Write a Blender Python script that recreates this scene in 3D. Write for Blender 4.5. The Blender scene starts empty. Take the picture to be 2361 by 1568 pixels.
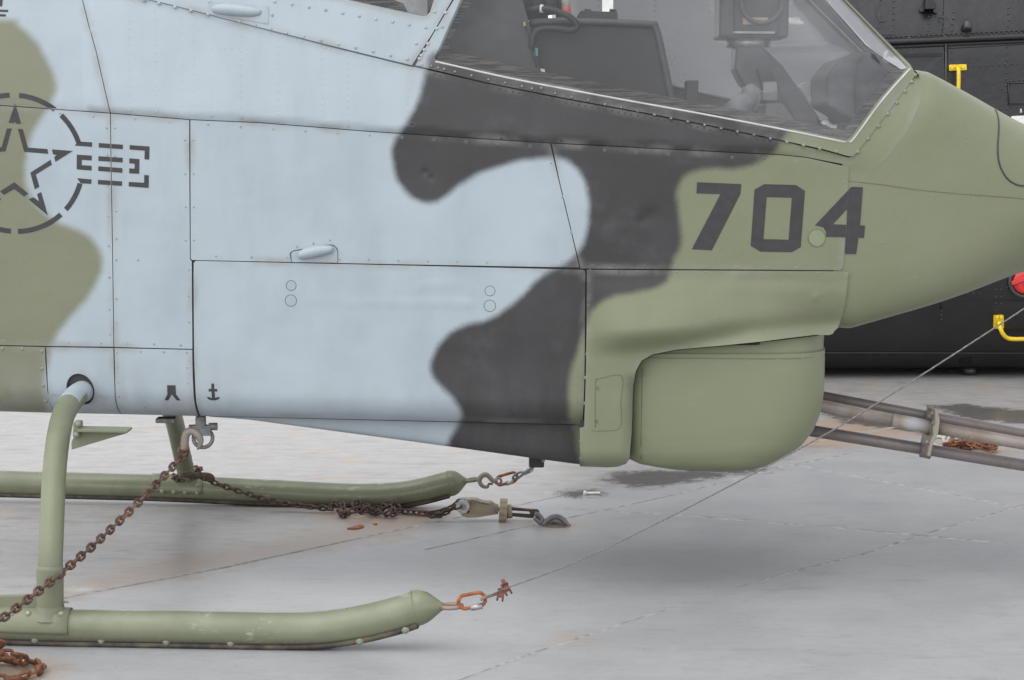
import bpy, bmesh, math, random
import numpy as np
from mathutils import Vector, Matrix
from mathutils.geometry import delaunay_2d_cdt
R = math.radians
rng = random.Random(7)
scene = bpy.context.scene
COL = scene.collection

# ------------------------------------------------------------------ camera
CAM_H, PITCH, FPX = 1.33, 5.49, 8525.0
cam = bpy.data.cameras.new('camera'); camo = bpy.data.objects.new('camera', cam); COL.objects.link(camo)
camo.location = (0, 0, CAM_H); camo.rotation_euler = (R(90 - PITCH), 0, 0)
cam.sensor_width = 36; cam.lens = FPX / 4096 * 36; cam.clip_start = 0.05; cam.clip_end = 3000
scene.camera = camo
# ------------------------------------------------------------------ sky and sun (overcast)
world = bpy.data.worlds.new('World'); scene.world = world; world.use_nodes = True
wn = world.node_tree; wn.nodes.clear()
SUN_EL, SUN_AZ = 62, 225          # high behind the overcast, to the camera's left
sky = wn.nodes.new('ShaderNodeTexSky'); sky.sky_type = 'NISHITA'; sky.sun_disc = False
sky.sun_elevation = R(SUN_EL); sky.sun_rotation = R(SUN_AZ); sky.air_density = 1.0; sky.dust_density = 0.8; sky.ozone_density = 1.0
hs = wn.nodes.new('ShaderNodeHueSaturation'); hs.inputs['Saturation'].default_value = 0.10
bg = wn.nodes.new('ShaderNodeBackground'); bg.inputs['Strength'].default_value = 0.15
wo = wn.nodes.new('ShaderNodeOutputWorld')
wn.links.new(sky.outputs[0], hs.inputs['Color']); wn.links.new(hs.outputs[0], bg.inputs['Color']); wn.links.new(bg.outputs[0], wo.inputs[0])
sl = bpy.data.lights.new('sun', 'SUN'); sl.energy = 0.55; sl.angle = R(75); sl.color = (1.0, .985, .96)
so = bpy.data.objects.new('sun', sl); COL.objects.link(so)
sd = Vector((math.sin(R(SUN_AZ)) * math.cos(R(SUN_EL)), math.cos(R(SUN_AZ)) * math.cos(R(SUN_EL)), math.sin(R(SUN_EL))))
so.rotation_euler = sd.to_track_quat('Z', 'Y').to_euler(); so.location = sd * 20
scene.view_settings.view_transform = 'Standard'; scene.view_settings.look = 'None'
scene.view_settings.gamma = 1; scene.view_settings.exposure = 1.05
scene.cycles.use_denoising = True
scene.cycles.max_bounces = 6; scene.cycles.diffuse_bounces = 4; scene.cycles.transparent_max_bounces = 10

# ------------------------------------------------------------------ measuring: photo (2361 px wide) <-> place
KD = 4096 / 2361.0
FD = FPX / KD; CX, CY = 2361 / 2, 1568 / 2
sp_, cp_ = math.sin(R(PITCH)), math.cos(R(PITCH))
YAW = -0.07                        # the helicopter stands a few degrees nose-in
def ray(x, y):
    u = (x - CX) / FD; v = (y - CY) / FD
    return u, cp_ - v * sp_, -sp_ - v * cp_
def at(x, y, Y0, b=0.0):
    """point seen at (x, y) on the upright plane Y = Y0 + b X"""
    dx, dy, dz = ray(x, y); t = Y0 / (dy - b * dx)
    return Vector((dx * t, dy * t, CAM_H + dz * t))
def ah(x, y, Y0): return at(x, y, Y0, YAW)
def gnd(x, y, z=0.0):
    dx, dy, dz = ray(x, y); t = (z - CAM_H) / dz
    return Vector((dx * t, dy * t, z))
def proj(X, Y, Z):
    z = Z - CAM_H
    dep = Y * cp_ - z * sp_; up = Y * sp_ + z * cp_
    return CX + FD * X / dep, CY - FD * up / dep
CR = dict(A=(0,0,1.568), B=(900,0,1.96), C=(1650,0,1.9675), D=(2700,0,2.1464), E=(3300,0,1.96), F=(3000,700,1.96),
          G=(2200,1000,1.6508), H=(0,1300,2.24), I=(0,1900,1.912), J=(600,1600,2.6133), L=(1300,1800,2.1464),
          M=(1300,2250,2.361), O=(3100,1450,2.3705), Q=(700,900,1.8162), S=(2000,1800,1.1264))
def cr(k, *pts):
    x0, y0, s = CR[k]
    return [((x0 + x / s) / KD, (y0 + y / s) / KD) for x, y in pts]
def sm(t): t = np.clip(t, 0, 1); return t * t * (3 - 2 * t)

# ------------------------------------------------------------------ mesh helpers
WORLD = {}
def link(o, parent=None, loc=None):
    COL.objects.link(o)
    if loc is not None: o.location = loc
    WORLD[o.name] = Vector(loc) if loc is not None else Vector((0, 0, 0))
    if parent is not None:
        o.parent = parent; o.matrix_parent_inverse = Matrix.Translation(-WORLD[parent.name])
    return o
def thing(name, label, cat, loc, group=None):
    o = bpy.data.objects.new(name, None); o.empty_display_size = .1; link(o, None, loc)
    tag(o, label, cat, group); return o
def tag(o, label, cat, group=None):
    o['label'] = label; o['category'] = cat
    if group: o['group'] = group
    return o
def setm(me, mat):
    for m in (mat if isinstance(mat, (list, tuple)) else [mat]): me.materials.append(m)
def mk(name, V, F, mat, parent=None, smooth=True, midx=None, camo=False, rot=None, loc=None):
    me = bpy.data.meshes.new(name); me.from_pydata([tuple(v) for v in V], [], [tuple(int(i) for i in f) for f in F]); setm(me, mat)
    if smooth: me.polygons.foreach_set('use_smooth', [True] * len(me.polygons))
    if midx is not None: me.polygons.foreach_set('material_index', midx)
    if camo: camo_attr(me)
    me.update()
    o = bpy.data.objects.new(name, me)
    return link(o, parent, loc)
def orient(name_obj):
    bm = bmesh.new(); bm.from_mesh(name_obj.data); bmesh.ops.recalc_face_normals(bm, faces=bm.faces); bm.to_mesh(name_obj.data); bm.free(); return name_obj
def frame(t):
    t = t.normalized(); a = Vector((0, 0, 1)) if abs(t.z) < .9 else Vector((0, 1, 0))
    n = t.cross(a).normalized(); return n, n.cross(t).normalized()
def tube_geo(path, rad, n=12, cap=True, closed=False, V=None, F=None, flat=1.0):
    V = [] if V is None else V; F = [] if F is None else F
    path = [Vector(p) for p in path]; m = len(path); b0 = len(V)
    if not hasattr(rad, '__len__'): rad = [rad] * m
    T = []
    for i in range(m):
        a = path[(i - 1) % m] if (closed or i) else path[i]; b = path[(i + 1) % m] if (closed or i < m - 1) else path[i]
        T.append((b - a).normalized())
    nn, bb = frame(T[0])
    for i in range(m):
        nn = (nn - T[i] * nn.dot(T[i])).normalized(); bb = T[i].cross(nn)
        for k in range(n):
            a = 2 * math.pi * k / n
            V.append(path[i] + nn * (math.cos(a) * rad[i]) + bb * (math.sin(a) * rad[i] * flat))
    for i in range(m if closed else m - 1):
        j = (i + 1) % m
        for k in range(n):
            l = (k + 1) % n
            F.append((b0 + i * n + k, b0 + i * n + l, b0 + j * n + l, b0 + j * n + k))
    if cap and not closed:
        F.append(tuple(b0 + k for k in range(n))[::-1]); F.append(tuple(b0 + (m - 1) * n + k for k in range(n)))
    return V, F
def spline(pts, n=8):
    """Catmull-Rom through points"""
    P = [Vector(p) for p in pts]; P = [P[0] * 2 - P[1]] + P + [P[-1] * 2 - P[-2]]; out = []
    for i in range(1, len(P) - 2):
        for k in range(n):
            t = k / n; a, b, c, d = P[i - 1:i + 3]
            out.append(.5 * ((2 * b) + (c - a) * t + (2 * a - 5 * b + 4 * c - d) * t * t + (3 * b - a - 3 * c + d) * t ** 3))
    out.append(P[-2]); return out
def sp2(pts, n=6): return [(p.x, p.y) for p in spline([Vector((x, y, 0)) for x, y in pts], n)]
def tube(name, path, rad, mat, parent=None, n=12, closed=False, flat=1.0, camo=False):
    V, F = tube_geo(path, rad, n, closed=closed, flat=flat); o = mk(name, V, F, mat, parent, camo=camo)
    if not closed:
        me = o.data
        for p in me.polygons:
            if len(p.vertices) == n and n > 4: p.use_smooth = False
    return o
def box_geo(M, sx, sy, sz, V, F):
    b = len(V)
    for x, y, z in ((-1,-1,-1),(1,-1,-1),(1,1,-1),(-1,1,-1),(-1,-1,1),(1,-1,1),(1,1,1),(-1,1,1)):
        V.append(M @ Vector((x * sx / 2, y * sy / 2, z * sz / 2)))
    for f in ((0,3,2,1),(4,5,6,7),(0,1,5,4),(1,2,6,5),(2,3,7,6),(3,0,4,7)): F.append(tuple(b + i for i in f))
def bevel(o, w=.003, seg=2):
    m = o.modifiers.new('bevel', 'BEVEL'); m.width = w; m.segments = seg; m.limit_method = 'ANGLE'; m.angle_limit = R(35); return o
def box(name, c, s, mat, parent=None, rot=None, bev=.003):
    M = Matrix.Translation(Vector(c)) @ (rot.to_matrix().to_4x4() if rot is not None else Matrix())
    V, F = [], []; box_geo(M, *s, V, F); o = mk(name, V, F, mat, parent, smooth=False)
    if bev: bevel(o, bev)
    return o
def prism(name, pts, depth, mat, parent=None, bev=.003, camo=False, smooth=False):
    """pts: outline as 3-D points on an upright plane, pushed back by `depth` along Y"""
    n = len(pts); V = [Vector(p) for p in pts] + [Vector(p) + Vector((0, depth, 0)) for p in pts]
    F = [tuple(range(n)), tuple(range(2 * n - 1, n - 1, -1))] + [(i, i + n, (i + 1) % n + n, (i + 1) % n) for i in range(n)]
    o = mk(name, V, F, mat, parent, smooth=smooth, camo=camo); orient(o)
    if bev: bevel(o, bev)
    return o
def prism_d(name, poly, Y0, depth, mat, parent=None, bev=.003, b=YAW): return prism(name, [at(x, y, Y0, b) for x, y in poly], depth, mat, parent, bev)
def inside(poly, X, Z):
    P = np.asarray(poly); r = np.zeros(len(X), bool); j = len(P) - 1
    for i in range(len(P)):
        xi, zi = P[i]; xj, zj = P[j]
        if zi != zj:
            c = ((zi > Z) != (zj > Z)) & (X < (xj - xi) * (Z - zi) / (zj - zi) + xi); r ^= c
        j = i
    return r
def segdist(poly, X, Z, closed=True):
    P = np.asarray(poly); d = np.full(len(X), 1e9); n = len(P)
    for i in range(n if closed else n - 1):
        ax, az = P[i]; bx, bz = P[(i + 1) % n]; ex, ez = bx - ax, bz - az; L = ex * ex + ez * ez + 1e-12
        t = np.clip(((X - ax) * ex + (Z - az) * ez) / L, 0, 1)
        d = np.minimum(d, np.hypot(X - ax - t * ex, Z - az - t * ez))
    return d
def sdf(poly, X, Z): return np.where(inside(poly, X, Z), -1, 1) * segdist(poly, X, Z)

# ------------------------------------------------------------------ materials
def lin(r, g, b):
    f = lambda c: (c / 255 / 12.92) if c <= 10 else ((c / 255 + .055) / 1.055) ** 2.4
    return (f(r), f(g), f(b), 1)
class NT:
    def __init__(s, name):
        s.m = bpy.data.materials.new(name); s.m.use_nodes = True; s.t = s.m.node_tree; s.t.nodes.clear()
        s.out = s.n('ShaderNodeOutputMaterial')
    def n(s, typ, ins=None, **kw):
        nd = s.t.nodes.new(typ)
        for k, v in kw.items(): setattr(nd, k, v)
        for k, v in (ins or {}).items(): s.set(nd.inputs[k], v)
        return nd
    def set(s, sock, v):
        if hasattr(v, 'is_output') or isinstance(v, bpy.types.NodeSocket): s.t.links.new(v, sock)
        else: sock.default_value = v
    def math(s, op, a, b=0.0, c=None):
        nd = s.n('ShaderNodeMath', {0: a, 1: b}, operation=op)
        if c is not None: s.set(nd.inputs[2], c)
        return nd.outputs[0]
    def mix(s, f, a, b, mode='MIX'):
        nd = s.n('ShaderNodeMix', data_type='RGBA', blend_type=mode); s.set(nd.inputs[0], f); s.set(nd.inputs[6], a); s.set(nd.inputs[7], b); return nd.outputs[2]
    def ramp(s, v, a, b, lo=0.0, hi=1.0):
        return s.n('ShaderNodeMapRange', {0: v, 1: a, 2: b, 3: lo, 4: hi}, interpolation_type='SMOOTHSTEP').outputs[0]
    def pos(s, scale=(1, 1, 1), rot=(0, 0, 0)):
        g = s.n('ShaderNodeNewGeometry').outputs['Position']
        return s.n('ShaderNodeMapping', {0: g, 'Scale': scale, 'Rotation': rot}).outputs[0]
    def noise(s, vec, scale, detail=4, rough=.55, dist=0.0):
        return s.n('ShaderNodeTexNoise', {'Vector': vec, 'Scale': scale, 'Detail': detail, 'Roughness': rough, 'Distortion': dist}).outputs[0]
    def bump(s, h, strength=.3, dist=.01, normal=None):
        nd = s.n('ShaderNodeBump', {'Height': h, 'Strength': strength, 'Distance': dist})
        if normal is not None: s.set(nd.inputs['Normal'], normal)
        return nd.outputs[0]
    def attr(s, name): return s.n('ShaderNodeAttribute', attribute_name=name).outputs['Fac']
    def pbr(s, **kw):
        names = dict(col='Base Color', rough='Roughness', metal='Metallic', nor='Normal', spec='Specular IOR Level', coat='Coat Weight', coatr='Coat Roughness')
        p = s.n('ShaderNodeBsdfPrincipled')
        for k, v in kw.items(): s.set(p.inputs[names[k]], v)
        s.t.links.new(p.outputs[0], s.out.inputs[0]); return s.m
def simple(name, col, rough=.5, metal=0.0, var=.12, scale=25, bump=.05, spec=.5):
    m = NT(name); p = m.pos(); n = m.noise(p, scale, 5)
    c2 = tuple(c * (1 - 2 * var) for c in col[:3]) + (1,); c1 = tuple(min(1, c * (1 + var)) for c in col[:3]) + (1,)
    return m.pbr(col=m.mix(m.ramp(n, .3, .7), c2, c1), rough=m.ramp(n, .2, .8, rough * .85, min(1, rough * 1.15)), metal=metal, nor=m.bump(n, bump, .005), spec=spec)

BLUE = (.365, .42, .455, 1); GREEN = (.176, .196, .116, 1); DARK = (.034, .032, .033, 1)
GREENL = (.262, .286, .18, 1)
def camo_mat():
    m = NT('camouflage_paint'); p = m.pos()
    fine = m.noise(p, 520, 2, .6); mid = m.noise(p, 22, 3); wob = m.math('MULTIPLY_ADD', m.math('SUBTRACT', fine, .5), 16.0, m.math('MULTIPLY', m.math('SUBTRACT', mid, .5), 9.0))
    md = m.ramp(m.math('ADD', m.attr('sd_dark'), wob), -11, 12, 1, 0)
    mg = m.ramp(m.math('ADD', m.attr('sd_green'), wob), -12, 13, 1, 0)
    streak = m.noise(m.pos((3.2, 3.2, .9)), 2.0, 6, .62); blot = m.noise(p, 3.2, 4, .6); sp = m.noise(p, 70, 3, .6)
    b = m.mix(m.ramp(streak, .38, .68), BLUE, (.328, .38, .418, 1)); b = m.mix(m.ramp(blot, .4, .75), b, (.385, .44, .482, 1))
    gx_ = m.n('ShaderNodeSeparateXYZ', {0: p}).outputs[0]; gb = m.mix(m.ramp(gx_, -1.1, -.2), (.182, .186, .128, 1), GREEN); g = m.mix(m.ramp(blot, .35, .7), gb, (.188, .20, .128, 1)); g = m.mix(m.ramp(sp, .55, .8), g, (.160, .182, .106, 1))
    d = m.mix(m.ramp(blot, .4, .72), DARK, (.048, .0455, .0475, 1)); d = m.mix(m.ramp(m.noise(p, 5.5, 5, .6), .52, .8), d, (.066, .063, .066, 1))
    col = m.mix(mg, b, g); col = m.mix(md, col, d)
    # grime speckles
    gz_ = m.n('ShaderNodeSeparateXYZ', {0: p}).outputs[2]; low = m.math('MULTIPLY', m.ramp(gz_, .74, .56), m.ramp(m.noise(m.pos((5, 5, 1.5)), 2.2, 6, .7), .36, .66)); low = m.math('MULTIPLY', low, m.ramp(gx_, -.75, -.85, .15, 1)); col = m.mix(m.math('MULTIPLY', low, .42), col, (.255, .255, .25, 1))
    gr = m.ramp(m.noise(p, 38, 6, .7), .66, .8); col = m.mix(m.math('MULTIPLY', gr, .22), col, (.2, .19, .17, 1))
    wr = m.ramp(m.noise(m.pos((1, 1, 2.5), (0, .5, 0)), 55, 6, .75), .735, .77); col = m.mix(m.math('MULTIPLY', wr, .45), col, m.mix(.5, col, (.62, .62, .58, 1)))
    # dirt collecting along panel joints
    ed = m.ramp(m.attr('edge'), 0.0, .024, 1, 0); ed = m.math('MULTIPLY', ed, m.ramp(m.noise(p, 9, 4), .38, .72, .04, .58)); col = m.mix(ed, col, (.24, .235, .22, 1))
    run = m.math('MULTIPLY', m.ramp(m.attr('stain'), 0.0, 1.0), m.ramp(m.noise(m.pos((60, 60, 2)), 1.4, 4, .7), .3, .7, .25, 1)); col = m.mix(m.math('MULTIPLY', run, .55), col, (.33, .32, .28, 1))
    h = m.noise(p, 5.5, 3, .45); n1 = m.bump(h, .30, .02); n2 = m.bump(m.noise(p, 420, 2), .05, .001, n1)
    return m.pbr(col=col, rough=m.ramp(blot, .3, .7, .38, .5), nor=n2, spec=.42)
CAMO = camo_mat()
def paint(name, col, rough=.5): 
    m = NT(name); p = m.pos(); b = m.noise(p, 8, 4); sp = m.noise(p, 60, 4, .65)
    c = m.mix(m.ramp(b, .3, .7), col, tuple(c * .86 for c in col[:3]) + (1,)); c = m.mix(m.math('MULTIPLY', m.ramp(sp, .6, .75), .5), c, tuple(min(1, c * 1.25 + .02) for c in col[:3]) + (1,))
    return m.pbr(col=c, rough=rough, nor=m.bump(sp, .06, .004), spec=.4)
P_BLUE, P_GREEN, P_DARK = paint('blue_grey_paint', BLUE), paint('green_paint', GREEN), paint('dark_paint', DARK, .55)
def skid_mat():
    m = NT('skid_paint'); p = m.pos(); z = m.n('ShaderNodeSeparateXYZ', {0: p}).outputs[2]
    b = m.noise(p, 9, 4); scuff = m.noise(m.pos((6, 6, 20)), 3.0, 5, .6); w = m.noise(p, 90, 5, .7)
    c = m.mix(m.ramp(b, .3, .7), (.188, .203, .132, 1), (.152, .166, .104, 1))
    c = m.mix(m.math('MULTIPLY', m.math('MULTIPLY', m.ramp(scuff, .56, .66), m.ramp(m.noise(p, 2.4, 2), .45, .62)), .6), c, (.38, .40, .32, 1))
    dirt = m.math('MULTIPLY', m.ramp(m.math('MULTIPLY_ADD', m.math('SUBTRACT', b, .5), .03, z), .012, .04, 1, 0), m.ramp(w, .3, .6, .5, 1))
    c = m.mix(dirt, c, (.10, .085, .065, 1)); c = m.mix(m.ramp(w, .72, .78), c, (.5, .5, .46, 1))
    return m.pbr(col=c, rough=m.ramp(b, .3, .7, .26, .42), nor=m.bump(m.noise(p, 14, 3), .12, .01), spec=.5)
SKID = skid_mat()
LEG = paint('leg_paint', (.190, .204, .132, 1), .42)
def rust_mat(name, a, b, c, sc=55, rough=.75, metal=0.0):
    m = NT(name); p = m.pos(); n = m.noise(p, sc, 6, .7); n2 = m.noise(p, sc * .25, 4)
    col = m.mix(m.ramp(n, .35, .65), a, b); col = m.mix(m.ramp(n2, .48, .7), col, c)
    return m.pbr(col=col, rough=rough, metal=metal, nor=m.bump(n, .5, .003))
RUST = rust_mat('rusty_chain', (.055, .032, .026, 1), (.15, .085, .065, 1), (.20, .10, .055, 1))
RUSTD = rust_mat('dark_rusty_chain', (.035, .022, .018, 1), (.095, .058, .045, 1), (.12, .06, .038, 1))
RUSTO = rust_mat('orange_rust', (.16, .05, .02, 1), (.40, .13, .035, 1), (.27, .09, .035, 1), 40)
RUSTR = rust_mat('red_rust', (.13, .05, .035, 1), (.24, .09, .06, 1), (.30, .13, .06, 1), 60)
HOOKM = rust_mat('worn_rusty_steel', (.25, .23, .21, 1), (.30, .26, .22, 1), (.27, .10, .035, 1), 18, .55, .2)
GALV = simple('galvanised_steel', (.42, .42, .41, 1), .42, .7, .15, 60)
STEEL = simple('grey_steel', (.20, .205, .21, 1), .5, .35, .2, 40)
ROPE = simple('wire_rope_steel', (.20, .20, .195, 1), .6, .3, .2, 300)
TAN = rust_mat('tan_metal', (.27, .215, .14, 1), (.34, .28, .19, 1), (.22, .165, .105, 1), 20, .6)
BLACK = simple('black_recess', (.006, .006, .007, 1), .8)
CORE = simple('joint_dark_primer', (.055, .056, .058, 1), .8)  # near-black lining visible through the panel gaps
MARK = simple('stencil_black', (.038, .036, .038, 1), .6, 0, .12, 45, .02)
GROOVE = simple('groove_grey', (.10, .105, .11, 1), .7)
YELLOW = simple('yellow_paint', (.80, .56, .015, 1), .4, 0, .06, 20)
RED = simple('red_paint', (.62, .03, .03, 1), .45, 0, .1, 20)
WHITE = simple('white_paint', (.75, .74, .70, 1), .5, 0, .05)
RUBBER = simple('black_rubber', (.022, .021, .022, 1), .6)
COCK = simple('cockpit_black', (.030, .0285, .030, 1), .6, 0, .2, 14)
COCKG = simple('cockpit_grey', (.058, .057, .061, 1), .5, 0, .2, 14)
def seal_mat():
    m = NT('window_seal'); p = m.pos(); n = m.noise(m.pos((3, 3, 60), (0, .19, 0)), 4.0, 5, .65); f = m.noise(p, 160, 4, .7)
    c = m.mix(m.ramp(n, .42, .62), (.010, .009, .009, 1), (.13, .118, .105, 1)); c = m.mix(m.ramp(f, .6, .75), c, (.15, .135, .115, 1))
    return m.pbr(col=c, rough=.7, nor=m.bump(n, .6, .006))
SEAL = seal_mat()
def glass_mat(name, haze, refl, sky_haze=0.0):
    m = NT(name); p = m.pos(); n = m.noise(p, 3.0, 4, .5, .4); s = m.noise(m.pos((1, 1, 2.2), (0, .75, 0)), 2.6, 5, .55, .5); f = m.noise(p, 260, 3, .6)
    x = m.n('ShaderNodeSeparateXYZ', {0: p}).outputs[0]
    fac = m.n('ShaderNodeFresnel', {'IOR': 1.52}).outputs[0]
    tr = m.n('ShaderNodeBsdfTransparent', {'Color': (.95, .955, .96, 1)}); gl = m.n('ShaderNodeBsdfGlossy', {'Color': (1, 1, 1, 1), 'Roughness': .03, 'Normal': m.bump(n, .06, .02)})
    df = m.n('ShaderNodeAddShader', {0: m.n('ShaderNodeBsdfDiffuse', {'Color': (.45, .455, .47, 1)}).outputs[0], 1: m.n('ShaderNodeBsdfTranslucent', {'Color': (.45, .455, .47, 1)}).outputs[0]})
    # dusty film, plus sky reflection painted in as haze rising towards the front
    d = m.math('ADD', haze, m.math('MULTIPLY', m.ramp(x, .25, .9, 0, sky_haze), m.ramp(s, .3, .72, .45, 1.35)))
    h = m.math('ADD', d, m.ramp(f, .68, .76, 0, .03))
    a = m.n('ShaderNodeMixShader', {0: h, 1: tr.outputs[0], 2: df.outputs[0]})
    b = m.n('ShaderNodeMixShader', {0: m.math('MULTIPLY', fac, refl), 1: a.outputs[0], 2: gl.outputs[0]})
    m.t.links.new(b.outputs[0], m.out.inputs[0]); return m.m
GLASS = glass_mat('dusty_glare_canopy_glass', .018, .75, .16)
GLASSF = glass_mat('dusty_glare_far_glass', .24, 1.0, .08)
GLASSE = glass_mat('glare_glass_edge', .62, 1.3)  # whitish haze that paints sky glare into the pane's edge
GLASS2 = glass_mat('canopy_glass', .05, 1.0)

# ------------------------------------------------------------------ camouflage outlines (as painted on the near side)
DARKP = sp2([(1006,118),(990,132),(985,152),(976,190),(968,225),(950,260),(930,295),(912,322),(904,352),(908,390),(922,425),(945,452),(973,466),(1000,466),(1025,453),(1060,425),(1110,398),(1170,378),(1230,366),(1275,363),(1310,372),(1335,395),(1352,430),(1358,470),(1355,520),(1345,560),(1325,590),(1300,610),(1265,625),(1240,645),(1205,680),(1175,705),(1150,725),(1120,740),(1080,748),(1045,762),(1020,785),(1003,810),(993,840),(998,865),(1015,890),(1040,915),(1060,940),(1064,965),(1050,990),(1030,1030),(1020,1100),(1180,1140),(1345,1120),(1330,1040),(1325,990),(1312,960),(1310,920),(1312,880),(1320,840),(1335,800),(1345,770),(1352,745),(1362,720),(1385,697),(1420,682),(1460,675),(1500,667),(1530,655),(1545,630),(1552,600),(1565,575),(1570,550),(1567,520),(1565,490),(1560,460),(1562,435),(1575,410),(1600,395),(1640,388),(1690,388),(1730,382),(1765,365),(1790,345),(1805,325),(1818,306),(1826,286),(1700,262),(1400,205),(1200,165)], 3)
GREENR = [(1830,270),(1800,320),(1640,340),(1480,400),(1460,560),(1450,610),(1380,660),(1250,760),(1220,1000),(1230,1300),(3000,1300),(3000,-400),(1880,-400)]
GREENL_ = sp2([(-400,40),(0,46),(37,55),(74,85),(99,121),(118,158),(129,191),(125,221),(110,250),(92,276),(77,305),(66,331),(61,360),(57,390),(59,419),(68,449),(88,478),(110,500),(147,518),(184,533),(213,551),(228,574),(236,600),(232,630),(215,665),(190,700),(160,735),(135,765),(118,800),(108,840),(100,880),(105,920),(112,955),(116,1000),(-400,1010)], 3)
def camo_sd(x, y):
    return sdf(DARKP, x, y), np.minimum(sdf(GREENR, x, y), sdf(GREENL_, x, y))
def camo_attr(me, edge=None):
    n = len(me.vertices); co = np.empty(n * 3); me.vertices.foreach_get('co', co); co = co.reshape(-1, 3)
    x, y = proj(co[:, 0], np.minimum(co[:, 1], YC0 + YAW * co[:, 0]), co[:, 2]); a, b = camo_sd(x, y)
    st = np.clip(1 - np.abs(x - 948 - (y - 160) * -.1) / 22, 0, 1) * np.clip((y - 145) / 15, 0, 1) * np.clip((290 - y) / 110, 0, 1)
    st = np.maximum(st, np.clip(1 - np.abs(x - 218) / 16, 0, 1) * np.clip((y - 930) / 10, 0, 1))
    for nm, v in (('sd_dark', a), ('sd_green', b), ('stain', st), ('edge', edge if edge is not None else np.ones(n))):
        at_ = me.attributes.new(nm, 'FLOAT', 'POINT'); at_.data.foreach_set('value', np.asarray(v, dtype=np.float32))
YC0 = 6.477                                     # centre plane of the helicopter: Y = YC0 + YAW X
SIDE = YC0 - .47

# ------------------------------------------------------------------ body surface: half width over the side view
def pl(pts): 
    a = np.array(pts, float); return lambda x: np.interp(x, a[:, 0], a[:, 1])
ledge = pl([(-400,216),(0,243),(255,261),(437,276),(600,283),(850,303),(1110,320),(1270,330),(1600,347),(1800,357),(1860,363),(1960,385),(2100,415)])
ybot = pl([(-400,948),(0,959),(450,970),(1345,992),(1500,996)])
def to_q(x, y, Y0):
    p = at(x, y, Y0, YAW); return proj(p.x, SIDE + YAW * p.x, p.z)
top_s = [(1700,20),(1960,95),(2060,140)] + [to_q(x, y, 6.40) for x, y in ((2117,167),(2240,225),(2361,283),(2480,342),(2580,400),(2650,455),(2695,510))]
bot_s = [(1700,800),(1850,765)] + [to_q(x, y, 6.42) for x, y in ((1935,746),(2040,717),(2150,688),(2250,660),(2361,628),(2480,596),(2580,572),(2650,558),(2695,548))]
ztop, zbot_ = pl(top_s), pl(bot_s); XT = max(p[0] for p in top_s) + 6
def wtaper(x): return .47 - .16 * np.clip((x - 1250) / 1111, 0, 2) ** 1.5
def wmaxn(x): return wtaper(x) * np.sqrt(np.clip(1 - (np.clip(x - 2180, 0, None) / (XT - 2180)) ** 2, 0, 1))
def wnose(x, y):
    a, b = ztop(x), zbot_(x); t = np.clip((y - a) / (b - a), 0, 1); u = np.abs(2 * t - 1)
    n = 7.0 - 4.5 * sm((x - 2110) / 330)
    return wmaxn(x) * np.clip(1 - u ** n, 0, 1) ** (1 / n)
DENTS = [(980,398,9,.0035),(993,410,8,.003),(1500,500,20,.004),(1478,512,10,.002),(557,455,7,.0015),(573,457,7,.0015),(1005,225,10,.0012),(1890,690,10,-.003),(1120,150,8,.001)]
def wslab(x, y, lower=True):
    w = wtaper(x); yl = ledge(x); h = (yl - y) / 805.0
    up = np.clip(h, 0, None)
    w = w + np.where(x > 205 + 0 * x, .009, .003) * np.clip(h / .012, 0, 1) - .09 * up - .05 * up ** 2
    if lower:
        r = .085; hb = np.clip((ybot(x) - y) / 805.0, 0, r); w = w - r + np.sqrt(np.clip(r * r - (r - hb) ** 2, 0, None))
        # gentle inward lean of the lower side
        w = w - .012 * np.clip((y - yl) / (ybot(x) - yl), 0, 1) ** 2
    for dx, dy, r, d in DENTS: w = w - d * np.exp(-((x - dx) ** 2 + (y - dy) ** 2) / (r * r))
    # pressed ridges on the lower door
    for x0, x1, y0, y1, a in ((1080-360,1090,693,700,.0022),(960,1110,655,665,.0018)):
        t = np.clip((x - x0) / (x1 - x0), 0, 1); w = w + a * np.exp(-((y - (y0 + (y1 - y0) * t)) / 4.0) ** 2) * ((x > x0) & (x < x1))
    return w
def S_body(x, y, lower=True):
    k = sm((x - 1750) / 190); return wslab(x, y, lower) * (1 - k) + wnose(x, y) * k
def S_can(x, y, lower=True):
    e = (x - 2112) * -.728 + (y - 168) * .685          # the glazing rolls over towards the windscreen
    return wslab(x, y, False) - .01 * sm((x - 1900) / 200) - .055 * np.clip(1 - np.clip(e, -5, None) / 48, 0, 1.1) ** 2 * sm((160 - y) / 50)
cline = pl([(1300,805),(1352,803),(1443,799),(1565,790),(1652,774),(1740,757),(1850,750),(2000,745)])
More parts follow.
